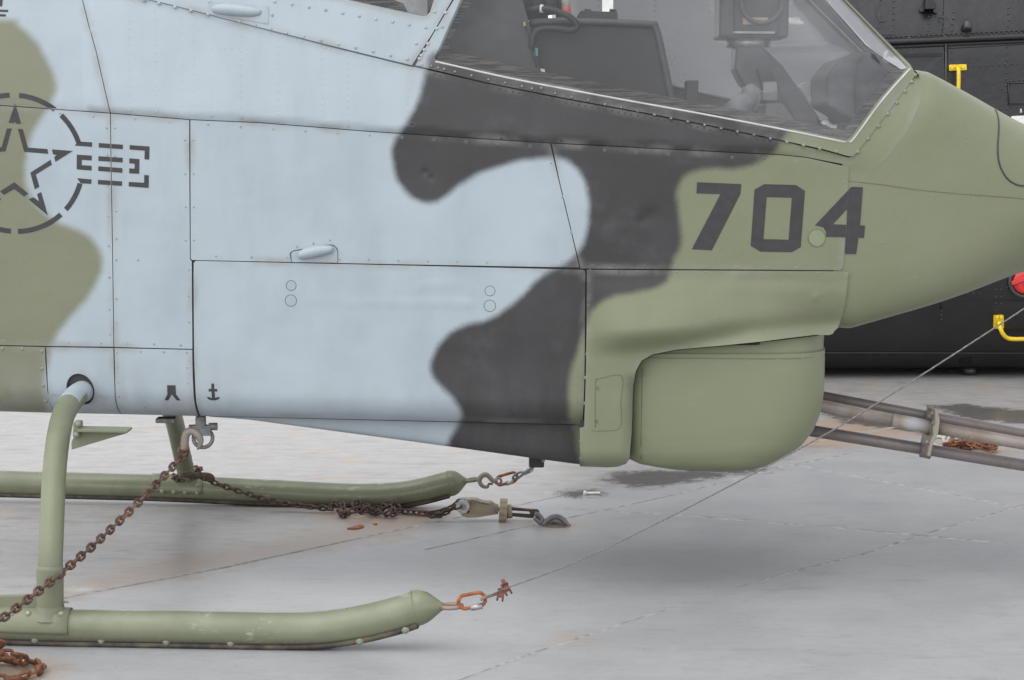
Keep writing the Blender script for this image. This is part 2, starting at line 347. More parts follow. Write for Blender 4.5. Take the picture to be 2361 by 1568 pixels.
def S_fair(x, y, lower=True):
    k = sm((x - 1750) / 190); base = wtaper(x) * (1 - k) + (wnose(x, np.minimum(y, 690)) - .03 * sm((y - 680) / 75)) * k
    s = y - cline(x); fx = sm((x - 1335) / 130)
    bump = sm((y - 628) / 150) * (1 - sm((s + 40) / 62))
    w = base + .004 * sm((y - 640) / 30) + .040 * bump * fx * (1 - .8 * sm((x - 1520) / 260))
    w = w - .012 * sm((s + 25) / 50) * fx + .028 * sm((s + 2) / 56) * sm((x - 1480) / 160) - .012 * (1 - fx) * sm((y - 640) / 100) * 0
    w = np.maximum(w, (wnose(x, y) + .004) * (x > 1700))
    for dx, dy, r_, d_ in ((1890,690,9,-.003),(1700,652,26,-.0018),(1640,660,16,.0015),(1612,742,14,.0022),(1500,720,18,.0012),(1800,700,22,.0012),(1420,900,20,.0012)): w = w - d_ * np.exp(-((x - dx) ** 2 + (y - dy) ** 2) / (r_ * r_))
    # neck rolls in at its right edge and bottom
    nk = sm((y - 860) / 40); e = np.clip((1461 - x) / 805, 0, .04); w = w - nk * (.04 - np.sqrt(np.clip(.04 ** 2 - (.04 - e) ** 2, 0, None)))
    e = np.clip((1080 - y) / 805, 0, .05); w = w - (.05 - np.sqrt(np.clip(.05 ** 2 - (.05 - e) ** 2, 0, None)))
    return w
def place(p, S, off=0.0):
    """photo point -> point on the body surface S (smooth version), X and Z arrays"""
    p = np.asarray(p, float); Y0 = np.full(len(p), SIDE)
    for _ in range(6):
        dx = (p[:, 0] - CX) / FD; v = (p[:, 1] - CY) / FD; dy = cp_ - v * sp_; dz = -sp_ - v * cp_
        t = Y0 / (dy - YAW * dx); X = dx * t; Z = CAM_H + dz * t
        qx, qy = proj(X, SIDE + YAW * X, Z); Y0 = YC0 - S(qx, qy, False)
    return X, Z
def surf(X, Z, S, off=0.0):
    qx, qy = proj(X, SIDE + YAW * X, Z); return YC0 + YAW * X - S(qx, qy) - off
def resample(poly, step):
    out = []
    for i in range(len(poly)):
        a = poly[i]; b = poly[(i + 1) % len(poly)]; n = max(1, int(math.hypot(b[0] - a[0], b[1] - a[1]) / step))
        out += [(a[0] + (b[0] - a[0]) * k / n, a[1] + (b[1] - a[1]) * k / n) for k in range(n)]
    return out
def area(P): return .5 * sum(P[i][0] * P[(i + 1) % len(P)][1] - P[(i + 1) % len(P)][0] * P[i][1] for i in range(len(P)))
def shrink(P, d):
    """move a closed outline inward by d"""
    n = len(P); s = 1 if area(P) > 0 else -1; out = []
    for i in range(n):
        a, b, c = P[i - 1], P[i], P[(i + 1) % n]
        e1 = np.array((b[0] - a[0], b[1] - a[1])); e2 = np.array((c[0] - b[0], c[1] - b[1]))
        e1 = e1 / (np.linalg.norm(e1) + 1e-9); e2 = e2 / (np.linalg.norm(e2) + 1e-9)
        n1 = np.array((-e1[1], e1[0])) * s; n2 = np.array((-e2[1], e2[0])) * s; m = n1 + n2; L = m.dot(m)
        m = m * (2 / L) if L > .3 else n1
        out.append((b[0] + m[0] * d, b[1] + m[1] * d))
    return out
def good(V2, T):
    a, b, c = V2[T[:, 0]], V2[T[:, 1]], V2[T[:, 2]]; ar = np.abs((b[:, 0] - a[:, 0]) * (c[:, 1] - a[:, 1]) - (b[:, 1] - a[:, 1]) * (c[:, 0] - a[:, 0]))
    L = np.maximum(np.maximum(np.hypot(*(b - a).T), np.hypot(*(c - b).T)), np.hypot(*(a - c).T)); return ar / (L + 1e-9) > .00045
def patch(name, poly, S, mat, parent, off=0.0, thick=.008, shift=0.0, grid=.013, holes=(), gap=.0011, camo=True, hole_shift=None, q=False):
    """a sheet-metal panel: outline from the photo, laid on the surface S, with real thickness and open joints"""
    def conv(pp):
        X, Z = place(resample(pp, 9), S); return list(zip(X, Z))
    loops = [conv(poly)] + [conv(h) for h in holes]
    if gap: loops = [shrink(loops[0], gap)] + [shrink(l, -gap) for l in loops[1:]]
    out, hl = loops[0], loops[1:]
    xs = [p[0] for p in out]; zs = [p[1] for p in out]
    gx, gz = np.meshgrid(np.arange(min(xs), max(xs), grid), np.arange(min(zs), max(zs), grid)); gx = gx.ravel() + .0004 * np.sin(gz.ravel() * 900); gz = gz.ravel()
    ok = inside(out, gx, gz) & (segdist(out, gx, gz) > grid * .45)
    for h in hl: ok &= ~inside(h, gx, gz) & (segdist(h, gx, gz) > grid * .45)
    pts = []; edges = []
    for l in loops:
        b = len(pts); pts += l; edges += [(b + i, b + (i + 1) % len(l)) for i in range(len(l))]
    nb = len(pts); pts += list(zip(gx[ok], gz[ok]))
    if grid > .006:
        for dx, dy, r, d in DENTS:
            if abs(d) < .0018: continue
            ex = []
            for a in range(-4, 5):
                for b in range(-4, 5): ex.append((dx + a * r * .4, dy + b * r * .4))
            X, Z = place(ex, S); k = inside(out, X, Z) & (segdist(out, X, Z) > .006); pts += list(zip(X[k], Z[k]))
    r = delaunay_2d_cdt([Vector(p) for p in pts], edges, [], 0, 1e-6)
    V2 = np.array([tuple(v) for v in r[0]]); T = np.array([f for f in r[2] if len(f) == 3])
    c = V2[T].mean(axis=1); k = inside(out, c[:, 0], c[:, 1])
    for h in hl: k &= ~inside(h, c[:, 0], c[:, 1])
    T = T[k]; T = T[good(V2, T)]; a = V2[T[:, 1]] - V2[T[:, 0]]; b = V2[T[:, 2]] - V2[T[:, 0]]; cz = a[:, 0] * b[:, 1] - a[:, 1] * b[:, 0]
    T[cz < 0] = T[cz < 0][:, ::-1]
    Y = surf(V2[:, 0], V2[:, 1], S, off); V = [(V2[i, 0], Y[i], V2[i, 1]) for i in range(len(V2))]; F = [tuple(t) for t in T]
    ed = segdist(out, V2[:, 0], V2[:, 1])
    for h in hl: ed = np.minimum(ed, segdist(h, V2[:, 0], V2[:, 1]))
    ed = list(ed)
    if thick:
        for li, l in enumerate(loops):
            sft = shift if li == 0 else (hole_shift if hole_shift is not None else shift)
            l2 = shrink(l, -sft if li == 0 else sft) if sft else l; ya = surf(np.array([p[0] for p in l]), np.array([p[1] for p in l]), S, off)
            b0 = len(V); n = len(l); V += [(l[i][0], ya[i], l[i][1]) for i in range(n)] + [(l2[i][0], ya[i] + thick, l2[i][1]) for i in range(n)]
            s = (area(l) > 0) == (li == 0)
            for i in range(n):
                j = (i + 1) % n; f = (b0 + i, b0 + n + i, b0 + n + j, b0 + j); F.append(f if s else f[::-1])
            ed += [0] * (2 * n)
    o = mk(name, V, F, mat, parent)
    if camo: camo_attr(o.data, np.array(ed))
    return o
def on(p, S=None, off=0.0):
    S = S or S_body; X, Z = place([p], S); Y = surf(X, Z, S, off); return Vector((X[0], Y[0], Z[0]))
def normal(p, S=None):
    S = S or S_body; X, Z = place([p], S); e = .004
    y = surf(np.array([X[0] + e, X[0] - e, X[0], X[0]]), np.array([Z[0], Z[0], Z[0] + e, Z[0] - e]), S)
    return Vector(((y[0] - y[1]) / (2 * e), -1, (y[2] - y[3]) / (2 * e))).normalized()

# ================================================================== the deck
OLD = [gnd(x, y) for x, y in ((-300,1455),(170,1372),(520,1306),(930,1218),(1290,1143),(1550,1103),(1770,1074))]
OLDP = [(p.x, p.y) for p in OLD] + [(gnd(2070,1000).x, gnd(2070,1000).y), (6, 13), (6, 60), (-60, 60), (-60, 5)]
BAND = [(p.x, p.y) for p in (gnd(150,1372), gnd(420,1322), gnd(560,1290), gnd(740,1262), gnd(900,1235), gnd(1010,1180), gnd(930,1190), gnd(760,1235), gnd(600,1265), gnd(420,1292), gnd(280,1330), gnd(150,1360))]
WET = [[gnd(*p) for p in w] for w in (
    [(1385,1105),(1420,1088),(1500,1082),(1600,1085),(1720,1076),(1785,1082),(1770,1090),(1700,1094),(1600,1112),(1530,1122),(1450,1125),(1400,1116)],
    [(1252,1138),(1300,1130),(1340,1122),(1400,1130),(1390,1143),(1330,1150),(1270,1146)],
    [(2140,935),(2200,930),(2280,938),(2420,950),(2420,985),(2350,978),(2250,968),(2190,955)],
    [(1900,955),(2000,945),(2120,968),(2200,990),(2350,1000),(2200,1010),(2050,990),(1940,975)],
    [(145,1352),(180,1350),(222,1357),(200,1362),(160,1368),(140,1365)])]
def dspots(*ps): return [gnd(*p) for p in ps]
RUSTSP = [(1435,2112/KD*1.0)]
xs = np.unique(np.concatenate([[-600,-200,-60,-20,-8,-4], np.arange(-2.6, 2.7, .035), [3.2,4,6,10,20,60,200,600]]))
ys = np.unique(np.concatenate([[-300,-60,-15,-3,1,3], np.arange(4.4, 12.4, .035), [13,15,20,40,100,300,900]]))
GX, GY = np.meshgrid(xs, ys); nx, ny = len(xs), len(ys); gx, gy = GX.ravel(), GY.ravel()
V = [(a, b, 0.0) for a, b in zip(gx, gy)]
F = [(j * nx + i, j * nx + i + 1, (j + 1) * nx + i + 1, (j + 1) * nx + i) for j in range(ny - 1) for i in range(nx - 1)]
def deck_mat():
    m = NT('painted_steel_deck'); p = m.pos(); w = m.noise(p, 2.2, 6, .65); w2 = m.noise(p, 9, 6, .7); f = m.noise(p, 140, 4, .7)
    st = m.noise(m.pos((2.0, 4.5, 1), (0, 0, .25)), 2.4, 7, .72); st2 = m.noise(m.pos((.8, 9, 1), (0, 0, .12)), 3.0, 6, .75)
    new = m.mix(m.ramp(w, .3, .72), (0.314, 0.315, 0.323, 1), (0.374, 0.374, 0.377, 1)); new = m.mix(m.math('MULTIPLY', m.ramp(st, .52, .72), .55), new, (0.233, 0.239, 0.249, 1))
    new = m.mix(m.math('MULTIPLY', m.ramp(st2, .58, .74), .35), new, (0.197, 0.201, 0.206, 1))
    old = m.mix(m.ramp(w2, .35, .7), (0.361, 0.344, 0.331, 1), (0.297, 0.289, 0.289, 1)); old = m.mix(m.math('MULTIPLY', m.ramp(st, .48, .66), .65), old, (0.206, 0.193, 0.185, 1))
    old = m.mix(m.math('MULTIPLY', m.ramp(m.noise(p, 3.5, 6, .7), .52, .70), .55), old, (0.386, 0.284, 0.201, 1))
    sd_o = m.math('ADD', m.attr('sd_old'), m.math('MULTIPLY', m.math('SUBTRACT', w2, .5), .04)); c = m.mix(m.ramp(sd_o, -.02, .025, 1, 0), new, old)
    bd = m.math('ADD', m.attr('sd_band'), m.math('MULTIPLY', m.math('SUBTRACT', w2, .5), .35)); c = m.mix(m.ramp(bd, -.02, .14, .85, 0), c, (0.290, 0.212, 0.157, 1))
    ru = m.math('ADD', m.attr('sd_rust'), m.math('MULTIPLY', m.math('SUBTRACT', w2, .5), .12)); c = m.mix(m.ramp(ru, -.04, .10, .5, 0), c, (0.392, 0.252, 0.141, 1))
    wet = m.ramp(m.math('ADD', m.attr('sd_wet'), m.math('MULTIPLY', m.math('SUBTRACT', w2, .5), .34)), -.07, .045, 1, 0)
    c = m.mix(m.math('MULTIPLY', wet, .72), c, (0.084, 0.080, 0.075, 1)); c = m.mix(m.math('MULTIPLY', m.ramp(f, .56, .75), .40), c, (0.158, 0.155, 0.150, 1)); c = m.mix(m.math('MULTIPLY', m.ramp(m.noise(p, 210, 2), .74, .8), .5), c, (0.560, 0.560, 0.560, 1))
    rough = m.mix(wet, m.n('ShaderNodeCombineColor', {0: .42, 1: .42, 2: .42}).outputs[0], (.12, .12, .12, 1))
    sc = m.noise(m.pos((1, 26, 1), (0, 0, .14)), 5.0, 4, .7); c = m.mix(m.math('MULTIPLY', m.ramp(sc, .63, .70), .42), c, (.13, .12, .125, 1)); c = m.mix(m.math('MULTIPLY', m.ramp(m.noise(p, 34, 6, .75), .56, .72), .5), c, (.16, .16, .165, 1))
    c = m.mix(m.math('MULTIPLY', m.ramp(m.noise(m.pos((1, 2.4, 1), (0, 0, .3)), 15, 7, .78), .46, .66), .30), c, m.mix(1.0, c, (.72, .72, .73, 1), 'MULTIPLY')); c = m.mix(m.math('MULTIPLY', m.ramp(m.noise(m.pos((1.4, 3, 1), (0, 0, -.2)), 7, 7, .75), .54, .70), .35), c, m.mix(1.0, c, (.76, .76, .77, 1), 'MULTIPLY'))
    nor = m.bump(m.math('ADD', f, m.math('MULTIPLY', w2, 1.5)), .12, .004)
    return m.pbr(col=c, rough=rough, nor=nor, spec=.45)
deck = mk('deck', V, F, deck_mat()); deck['kind'] = 'structure'
def dattr(nm, v):
    a = deck.data.attributes.new(nm, 'FLOAT', 'POINT'); a.data.foreach_set('value', np.clip(v, -5, 5).astype(np.float32))
dattr('sd_old', sdf(OLDP, gx, gy)); dattr('sd_band', sdf(BAND, gx, gy))
wv = np.full(len(gx), 9.)
for w in WET: wv = np.minimum(wv, sdf([(p.x, p.y) for p in w], gx, gy))
dattr('sd_wet', wv)
rv = np.full(len(gx), 9.)
for (x, y, r) in ((1290,1212,.03),(1215,1205,.02),(1180,1196,.0),(800,1190,.07),(2250,1038,.12),(1320,1472,.005),(-10,1555,.12),(40,1560,.04),(1900,1010,.2),(2010,985,.25)):
    g = gnd(x, y); rv = np.minimum(rv, np.hypot(gx - g.x, (gy - g.y) * .8) - r)
dattr('sd_rust', rv)
# welded plate joints: low raised beads
WELD = simple('painted_weld_bead', (.33, .33, .335, 1), .6, 0, .2, 30)
WELDR = simple('rusty_weld_bead', (.32, .31, .295, 1), .65, 0, .25, 20)
def bead(pts, w, h, mat):
    P = [gnd(*p) for p in pts]; V, F = [], []; Q = []
    for a, b in zip(P, P[1:]):
        n = max(2, int((b - a).length / .06)); Q += [a.lerp(b, k / n) for k in range(n)]
    Q.append(P[-1])
    for i, p in enumerate(Q):
        t = (Q[min(i + 1, len(Q) - 1)] - Q[max(i - 1, 0)]).normalized(); s = Vector((-t.y, t.x, 0)); ww = w * rng.uniform(.85, 1.1) * min(1, (i + .2) / 6, (len(Q) - i - .8) / 6); j = rng.uniform(-.0006, .0006)
        for k, (o, z) in enumerate(((-.5, -.001), (-.28, h * .5), (.0, h * .6), (.28, h * .5), (.5, -.001))): V.append(p + s * (o * ww + j) + Vector((0, 0, z)))
    for i in range(len(Q) - 1):
        for k in range(4): F.append((i * 5 + k, i * 5 + k + 1, i * 5 + 5 + k + 1, i * 5 + 5 + k))
    o = mk('weld_seam', V, F, mat, deck); orient(o); return o
bead([(980,1598),(1060,1568),(1210,1512),(1480,1424),(1560,1398)], .014, .0035, WELD)
bead([(1700,1355),(1830,1318),(1990,1278),(2130,1232),(2420,1146)], .016, .004, WELDR)
bead([(1815,1068),(2100,1122),(2420,1184)], .012, .003, WELD)
bead([(980,1268),(1180,1222),(1400,1175),(1560,1140),(1790,1080),(1990,1040)], .014, .003, WELDR)
bead([(-200,1450),(170,1374),(520,1308),(930,1219),(1290,1145)], .02, .003, WELD)
bead([(1300,1172),(1600,1190),(1990,1222),(2420,1262)], .05, .002, WELD)
bead([(1880,1020),(2020,992),(2140,972)], .03, .003, WELDR)

# ================================================================== attack helicopter
heli = thing('attack_helicopter', 'camouflaged attack helicopter in pale blue, green and black numbered 704 on skids', 'helicopter', (-.6, YC0 + .04, 0))
# outlines of the panels
LG = lambda *xs: [(x, float(ledge(x))) for x in xs]
door_edge = [(150,-45),(330,-3),(400,14),(560,55),(760,106),(950,152.5)]
sill_edge = [(957,152),(1120,190),(1300,226),(1480,259),(1640,290),(1780,319),(1900,345),(1957,361),(1968,360)]
diag = [(186,-60),(190,0),(205,60),(222,120),(240,200),(253,255)]
patch('fuselage_panel', [(-330,-60)] + diag + [(254,260)] + LG(254, 100, 0, -330), S_body, CAMO, heli)
patch('fuselage_panel', diag[::-1] + [(186,-60),(150,-47)] + [(x, y + 1) for x, y in door_edge] + [(x, y + 1.5) for x, y in sill_edge] + [(1962,383)] + LG(1860,1800,1600,1270,1110,850,600,437,255), S_body, CAMO, heli, thick=.02)
V1 = [(254.5,262),(256,380),(258,500),(260,650),(261.5,801)]
V2 = [(437,277),(437.5,440),(438.5,598),(442.5,602),(443.5,806)]
patch('fuselage_panel', LG(-330, 0, 120, 254) + V1 + [(120,799.5),(0,797),(-330,791)], S_body, CAMO, heli)
patch('fuselage_panel', LG(255, 350, 436) + V2 + [(261.5,801.5)] + V1[::-1][1:], S_body, CAMO, heli)
patch('fuselage_panel', LG(438, 600, 850, 1110, 1269) + [(1290,420),(1320,545),(1337,617)] + [(1337,618),(900,610),(442,600.5),(438.5,597)], S_body, CAMO, heli)
pB = LG(1271, 1500, 1600, 1800, 1860, 1958) + [(1956,420),(1951,520),(1946,600),(1944,617),(1937,624),(1338,620),(1320,545),(1290,420)]
patch('fuselage_panel', pB, S_body, CAMO, heli, off=.002)
patch('access_door', [(450,601.5),(454,600.8),(900,610.8),(1346,621.5),(1350.5,626),(1349.5,800),(1348,900),(1345,980),(1338,986),(900,976),(454,966.5),(450,930),(446,830),(445,640),(445.5,606)], S_body, CAMO, heli, gap=.001)
patch('lower_panel', [(-330,791),(0,797.5),(103.5,800),(104,830),(108,900),(112,940),(118,961),(0,957.5),(-330,949)], S_body, CAMO, heli)
hole_c, hole = (182, 902), []
for k in range(28):
    a = 2 * math.pi * k / 28; hole.append((184 + 31 * math.cos(a) + 5 * math.sin(a), 899 + 36 * math.sin(a)))
patch('lower_panel', [(104,800),(261,802.5),(262,850),(264,915),(266,940),(270,963.5),(118,961),(112,940),(108,900)], S_body, CAMO, heli, holes=[hole])
patch('lower_panel', [(262,802.5),(443,806.5),(444,870),(446,920),(450,967),(270,963.5),(266,940),(264,915)], S_body, CAMO, heli)
patch('fairing_strip', [(107,907.5),(262.5,912.5),(264,935),(268,962),(118,960),(112,940)], S_body, CAMO, heli, off=.0025, thick=.004, holes=[hole])
# core behind the joints, belly and far side
core_x = list(np.linspace(-330, 1930, 76)); near_top = pl([(-330,-58),(150,-45),(330,2),(950,158),(1957,368),(1990,372)])
def section(xq, off, sgn, n=26):
    y0, y1 = float(near_top(xq)), float(ybot(xq)); out = []
    for k in range(n + 1):
        t = k / n; y = y0 + (y1 - y0) * (1 - (1 - t) ** 1.7)
        if xq > 1352: y = min(y, 800)
        p = at(xq, y, SIDE, YAW); w = float(S_body(np.array([xq]), np.array([y]))[0]) - off
        out.append(Vector((p.x, YC0 + YAW * p.x - sgn * w, p.z)))
    return out
def loft(rows):
    V = [p for r in rows for p in r]; m = len(rows[0]); F = []
    for i in range(len(rows) - 1):
        for k in range(m - 1): F.append((i * m + k, i * m + k + 1, (i + 1) * m + k + 1, (i + 1) * m + k))
    return V, F
V, F = loft([section(x, .009, 1) + section(x, .009, -1)[::-1] for x in core_x]); mk('fuselage_core', V, F, CORE, heli)
V, F = loft([section(x, 0, -1) for x in core_x]); mk('far_side_skin', V, F, CAMO, heli, camo=True)
V, F = loft([[section(x, .004, 1)[-1], section(x, 0, -1)[-1]] for x in core_x]); mk('belly_skin', V, F, CAMO, heli, camo=True)
# keel wedge under the belly
kx = list(np.linspace(470, 1352, 40)); kb = pl([(470,962),(560,969),(800,1001),(1040,1033),(1230,1059),(1336,1073),(1352,1074)])
rows = []
for x in kx:
    yb = float(kb(x)); prof = []
    for sgn in (1, -1):
        pr = []
        p0 = at(x, 955, SIDE, YAW); hh = p0.z - at(x, yb, SIDE + .115, YAW).z; hh = max(hh, .004); w = .364
        for t in (0, .25, .5, .75, .88, .95, .985, 1.0):
            ww = w - .03 * (1 - math.sqrt(max(0, 1 - max(0, (t - .7) / .3) ** 2)))
            pr.append(Vector((p0.x, YC0 + YAW * p0.x - sgn * ww, p0.z - hh * t)))
        prof += pr if sgn == 1 else pr[::-1]
    rows.append(prof)
V, F = loft(rows); keel = mk('belly_keel', V, F, CAMO, heli, camo=True)
# nose
def S_nose(x, y, lower=True):
    w = np.where(x > 1955, wnose(x, y), S_body(x, y)); dd = (x - 1960) * .788 + (y - 366) * .618; k = (1 - sm((dd - 5) / 90)) * (x > 1940)
    return w * (1 - k) + np.minimum(w, S_can(x, y) + .001) * k
rows = []
_X, _Z = place([(1930,404),(1945,384),(1960,366),(2000,314),(2060,238),(2106,180)], S_can); fr_line = pl(list(zip(*proj(_X, SIDE + YAW * _X, _Z))))
XF = float(proj(_X, SIDE + YAW * _X, _Z)[0][-1])
for x in list(np.linspace(1932, XF, 21)) + list(XF + (XT - .5 - XF) * np.linspace(.015, 1, 52)):
    a, b = float(ztop(x)), float(zbot_(x)); prof = []
    t0 = 0.0
    th0 = math.acos(1 - 2 * min(t0, 1)); N = 44
    for sgn in (1, -1):
        pr = []
        for k in range(N + 1):
            th = th0 + (math.pi - th0) * k / N; t = .5 - .5 * math.cos(th); y = a + (b - a) * t
            p = at(x, y, SIDE, YAW); w = float(S_nose(np.array([x]), np.array([y]))[0])
            w -= .012 if (x < XF + 3 and y < float(fr_line(min(x, XF))) + 5) else .0005; pr.append(Vector((p.x, YC0 + YAW * p.x - sgn * w, p.z)))
        prof += pr if sgn == 1 else pr[::-1]
    rows.append(prof)
V, F = loft(rows)
def keep_nose(f):
    c = sum((V[i] for i in f), Vector()) / len(f); x, y = proj(c.x, SIDE + YAW * c.x, c.z); return x > XF + 1 or y > float(fr_line(x)) + 16
F = [f for f in F if keep_nose(f)]; F.append(tuple(range(len(V) - len(rows[0]), len(V)))); nose = mk('nose_cone', V, F, CAMO, heli, camo=True)
# detachable tip joint and horizontal skin lap on the nose: thin beads that follow the surface
def groove(name, pts, S, r, mat, parent, off=.0002, n=6):
    X, Z = place(sp2(pts, 8), S); Y = surf(X, Z, S, off); return tube(name, [Vector((a, b, c)) for a, b, c in zip(X, Y, Z)], r, mat, parent, n)
tipj = cr('E', (1335,862),(1350,890),(1362,960),(1360,1060),(1354,1150),(1360,1250),(1385,1330),(1430,1400),(1490,1442),(1560,1457)) + [(2420,430),(2500,425),(2600,400)]
groove('tip_joint', tipj, S_nose, .0026, CORE, heli)
lap = cr('F', (780,48),(1000,70),(1300,112),(1600,142),(1900,165),(2148,185)) + [(2480,475)]
groove('skin_lap', lap, S_nose, .0012, P_GREEN, heli, .0002)
patch('nose_skin', [(1942,380),(1960,362),(1968,355),(1988,331),(2048,253),(2109,173),(2118,171),(2128,185),(2124,230),(2095,300),(2050,360),(2000,410),(1960,440),(1944,440)], S_nose, CAMO, heli, off=-.0001, thick=0, gap=0, grid=.012)
# turret fairing
JOINT0 = simple('joint_olive', (.12, .14, .085, 1), .6)
fair = [(1352,621),(1500,622),(1700,623.2),(1938,624.6),(1953,626),(1956.5,633),(1952,680),(1944,724),(1938,742),(1932,757),(1924,764),(1921,770),(1912,773.5),(1880,773),(1820,780),(1760,788),(1650,799),(1560,807),(1505,818),(1480,832),(1467,855),(1461,890),(1459,940),(1457,1000),(1452,1058),(1444,1070),(1425,1077),(1400,1078.5),(1336,1076),(1336,986),(1346,984),(1349.5,880),(1351.5,760)]
patch('turret_fairing', fair, S_fair, CAMO, heli, off=.002, thick=.012, grid=.011, gap=.0012)
ol = cr('G', (300,1170),(298,1000),(302,862),(325,850),(472,832),(468,1000),(462,1170),(330,1194),(280,1190))
groove('access_outline', ol, S_fair, .0009, JOINT0, heli, .0022)
# its inner return, so that the fairing has body behind its lip
lip = [(1924,766),(1880,775),(1760,789),(1650,800),(1560,808),(1505,819),(1480,833),(1467,856),(1461,890),(1459,940),(1457,1000),(1452,1058)]
X, Z = place(lip, S_fair); Yl = surf(X, Z, S_fair, .001); V, F = [], []
for a, b, c in zip(X, Yl, Z): V += [(a, b + .004, c), (a - .012, b + .16, c + .004), (a, 2 * (YC0 + YAW * a) - b, c)]
for i in range(len(X) - 1): F += [(i * 3, i * 3 + 3, i * 3 + 4, i * 3 + 1), (i * 3 + 1, i * 3 + 4, i * 3 + 5, i * 3 + 2)]
mk('fairing_lip', V, F, P_GREEN, heli)
V, F = loft([[Vector((p.x, YC0 + YAW * p.x - .30, p.z)), Vector((p.x, YC0 + YAW * p.x + .38, p.z))] for p in [at(x, y, SIDE, YAW) for x, y in ((1336,985),(1336,1074),(1400,1076),(1440,1070),(1452,1050),(1458,900),(1466,850))]])
mk('neck_skin', V, F, P_GREEN, heli)
prism_d('neck_core', [(1300,780),(1436,780),(1440,1060),(1430,1066),(1338,1068),(1338,962),(1300,960)], YC0 - .425, .85, CORE, heli, 0)
# far half of the fairing
fx_ = np.linspace(1352, 1950, 30); rows = []
for x in fx_:
    rr = []
    for k in range(14):
        y = 600 + k / 13 * ((790 if x < 1700 else 765) - 600); p = at(x, y, SIDE, YAW); rr.append(Vector((p.x, YC0 + YAW * p.x + float(S_fair(np.array([x]), np.array([y]))[0]), p.z)))
    rows.append(rr)
V, F = loft(rows); mk('far_fairing_skin', V, F, P_GREEN, heli)
# ---- turret
TY = YC0 - .02
prof_r = pl([(700,1897),(776,1897),(800,1895),(860,1894),(920,1892),(960,1884),(1000,1866),(1030,1842),(1055,1808),(1075,1768),(1086,1730),(1092,1690),(1094,1640)])
prof_w = pl([(700,.382),(775,.382),(810,.386),(900,.390),(980,.389),(1030,.384),(1052,.374),(1066,.36),(1076,.338),(1085,.30),(1091,.255),(1094,.21)])
prof_l = pl([(700,1436),(1000,1436),(1052,1440),(1062,1452),(1070,1480),(1078,1530),(1086,1570),(1090,1600),(1094,1640)])
def turret_ring(y, infl=0.0):
    a, b = float(prof_l(y)), float(prof_r(y)); w = float(prof_w(y)) + infl; out = []
    xa = at(a, y, TY - .30, YAW).x; xb = at(b, y, TY - .08, YAW).x + infl; z = at((a + b) / 2, y, TY - .28, YAW).z
    cxx, rx = (xa + xb) / 2, (xb - xa) / 2
    for k in range(72):
        th = 2 * math.pi * k / 72; c, s = math.cos(th), math.sin(th); n = 3.6 if c > 0 else 9.0
        ux = math.copysign(abs(c) ** (2 / n), c); uy = math.copysign(abs(s) ** (2 / n), s)
        X = cxx + rx * ux; out.append(Vector((X, TY + YAW * X - w * uy, z)))
    return out
def ringloft(name, rings, mat, parent, capa=True, capb=True):
    m = len(rings[0]); V = [p for r in rings for p in r]; F = []
    for i in range(len(rings) - 1):
        for k in range(m): F.append((i * m + k, i * m + (k + 1) % m, (i + 1) * m + (k + 1) % m, (i + 1) * m + k))
    if capa: F.append(tuple(range(m)))
    if capb: F.append(tuple(range((len(rings) - 1) * m, len(rings) * m)))
    o = mk(name, V, F, mat, parent); return orient(o)
def turret_mat():
    m = NT('turret_paint'); p = m.pos(); b = m.noise(p, 3.5, 4); st = m.noise(m.pos((2, 2, 14)), 2.5, 5); s = m.noise(p, 60, 4, .65)
    c = m.mix(m.ramp(b, .3, .7), (.184, .205, .120, 1), (.195, .208, .132, 1)); c = m.mix(m.math('MULTIPLY', m.ramp(st, .5, .7), .35), c, (.22, .235, .156, 1)); c = m.mix(m.math('MULTIPLY', m.ramp(s, .66, .75), .4), c, (.165, .185, .112, 1))
    return m.pbr(col=c, rough=.48, nor=m.bump(b, .15, .02), spec=.42)
TURM = turret_mat()
ringloft('turret_collar', [turret_ring(y, -.004) for y in (700, 740, 770, 800, 815)], TURM, heli)
def tl(y, k): return y
turret = ringloft('turret_housing', [turret_ring(808)] + [turret_ring(y) for y in (808.5, 815, 830, 860, 900, 930, 950, 970, 985, 1000, 1015, 1030, 1043, 1055, 1065, 1074, 1081, 1087, 1091, 1093.5)], TURM, heli)
JOINT = simple('joint_green', (.13, .15, .09, 1), .6)
# housing joint lines
def turret_pt(x, y, off=0.0):
    for _ in range(1):
        w = float(prof_w(y)); a, b = float(prof_l(y)), float(prof_r(y)); xa = at(a, y, TY - .30, YAW).x; xb = at(b, y, TY - .08, YAW).x; z = at((a + b) / 2, y, TY - .28, YAW).z
        X = at(x, y, TY - w, YAW).x; ux = min(.999, abs((X - (xa + xb) / 2) / ((xb - xa) / 2))); n_ = 3.6 if X > (xa + xb) / 2 else 9.0; uy = (1 - ux ** n_) ** (1 / n_)
    return Vector((X, TY + YAW * X - w * uy - off, z))
tube('housing_joint', [turret_pt(x, y, .0002) for x, y in cr('G', (612,765),(610,900),(606,1100),(603,1250),(603,1355))], .0014, JOINT, heli, 6)
tube('housing_joint', [turret_pt(x, y, .0004) for x, y in [(1490 + k * 8, 818) for k in range(50)]], .0009, JOINT, heli, 6)

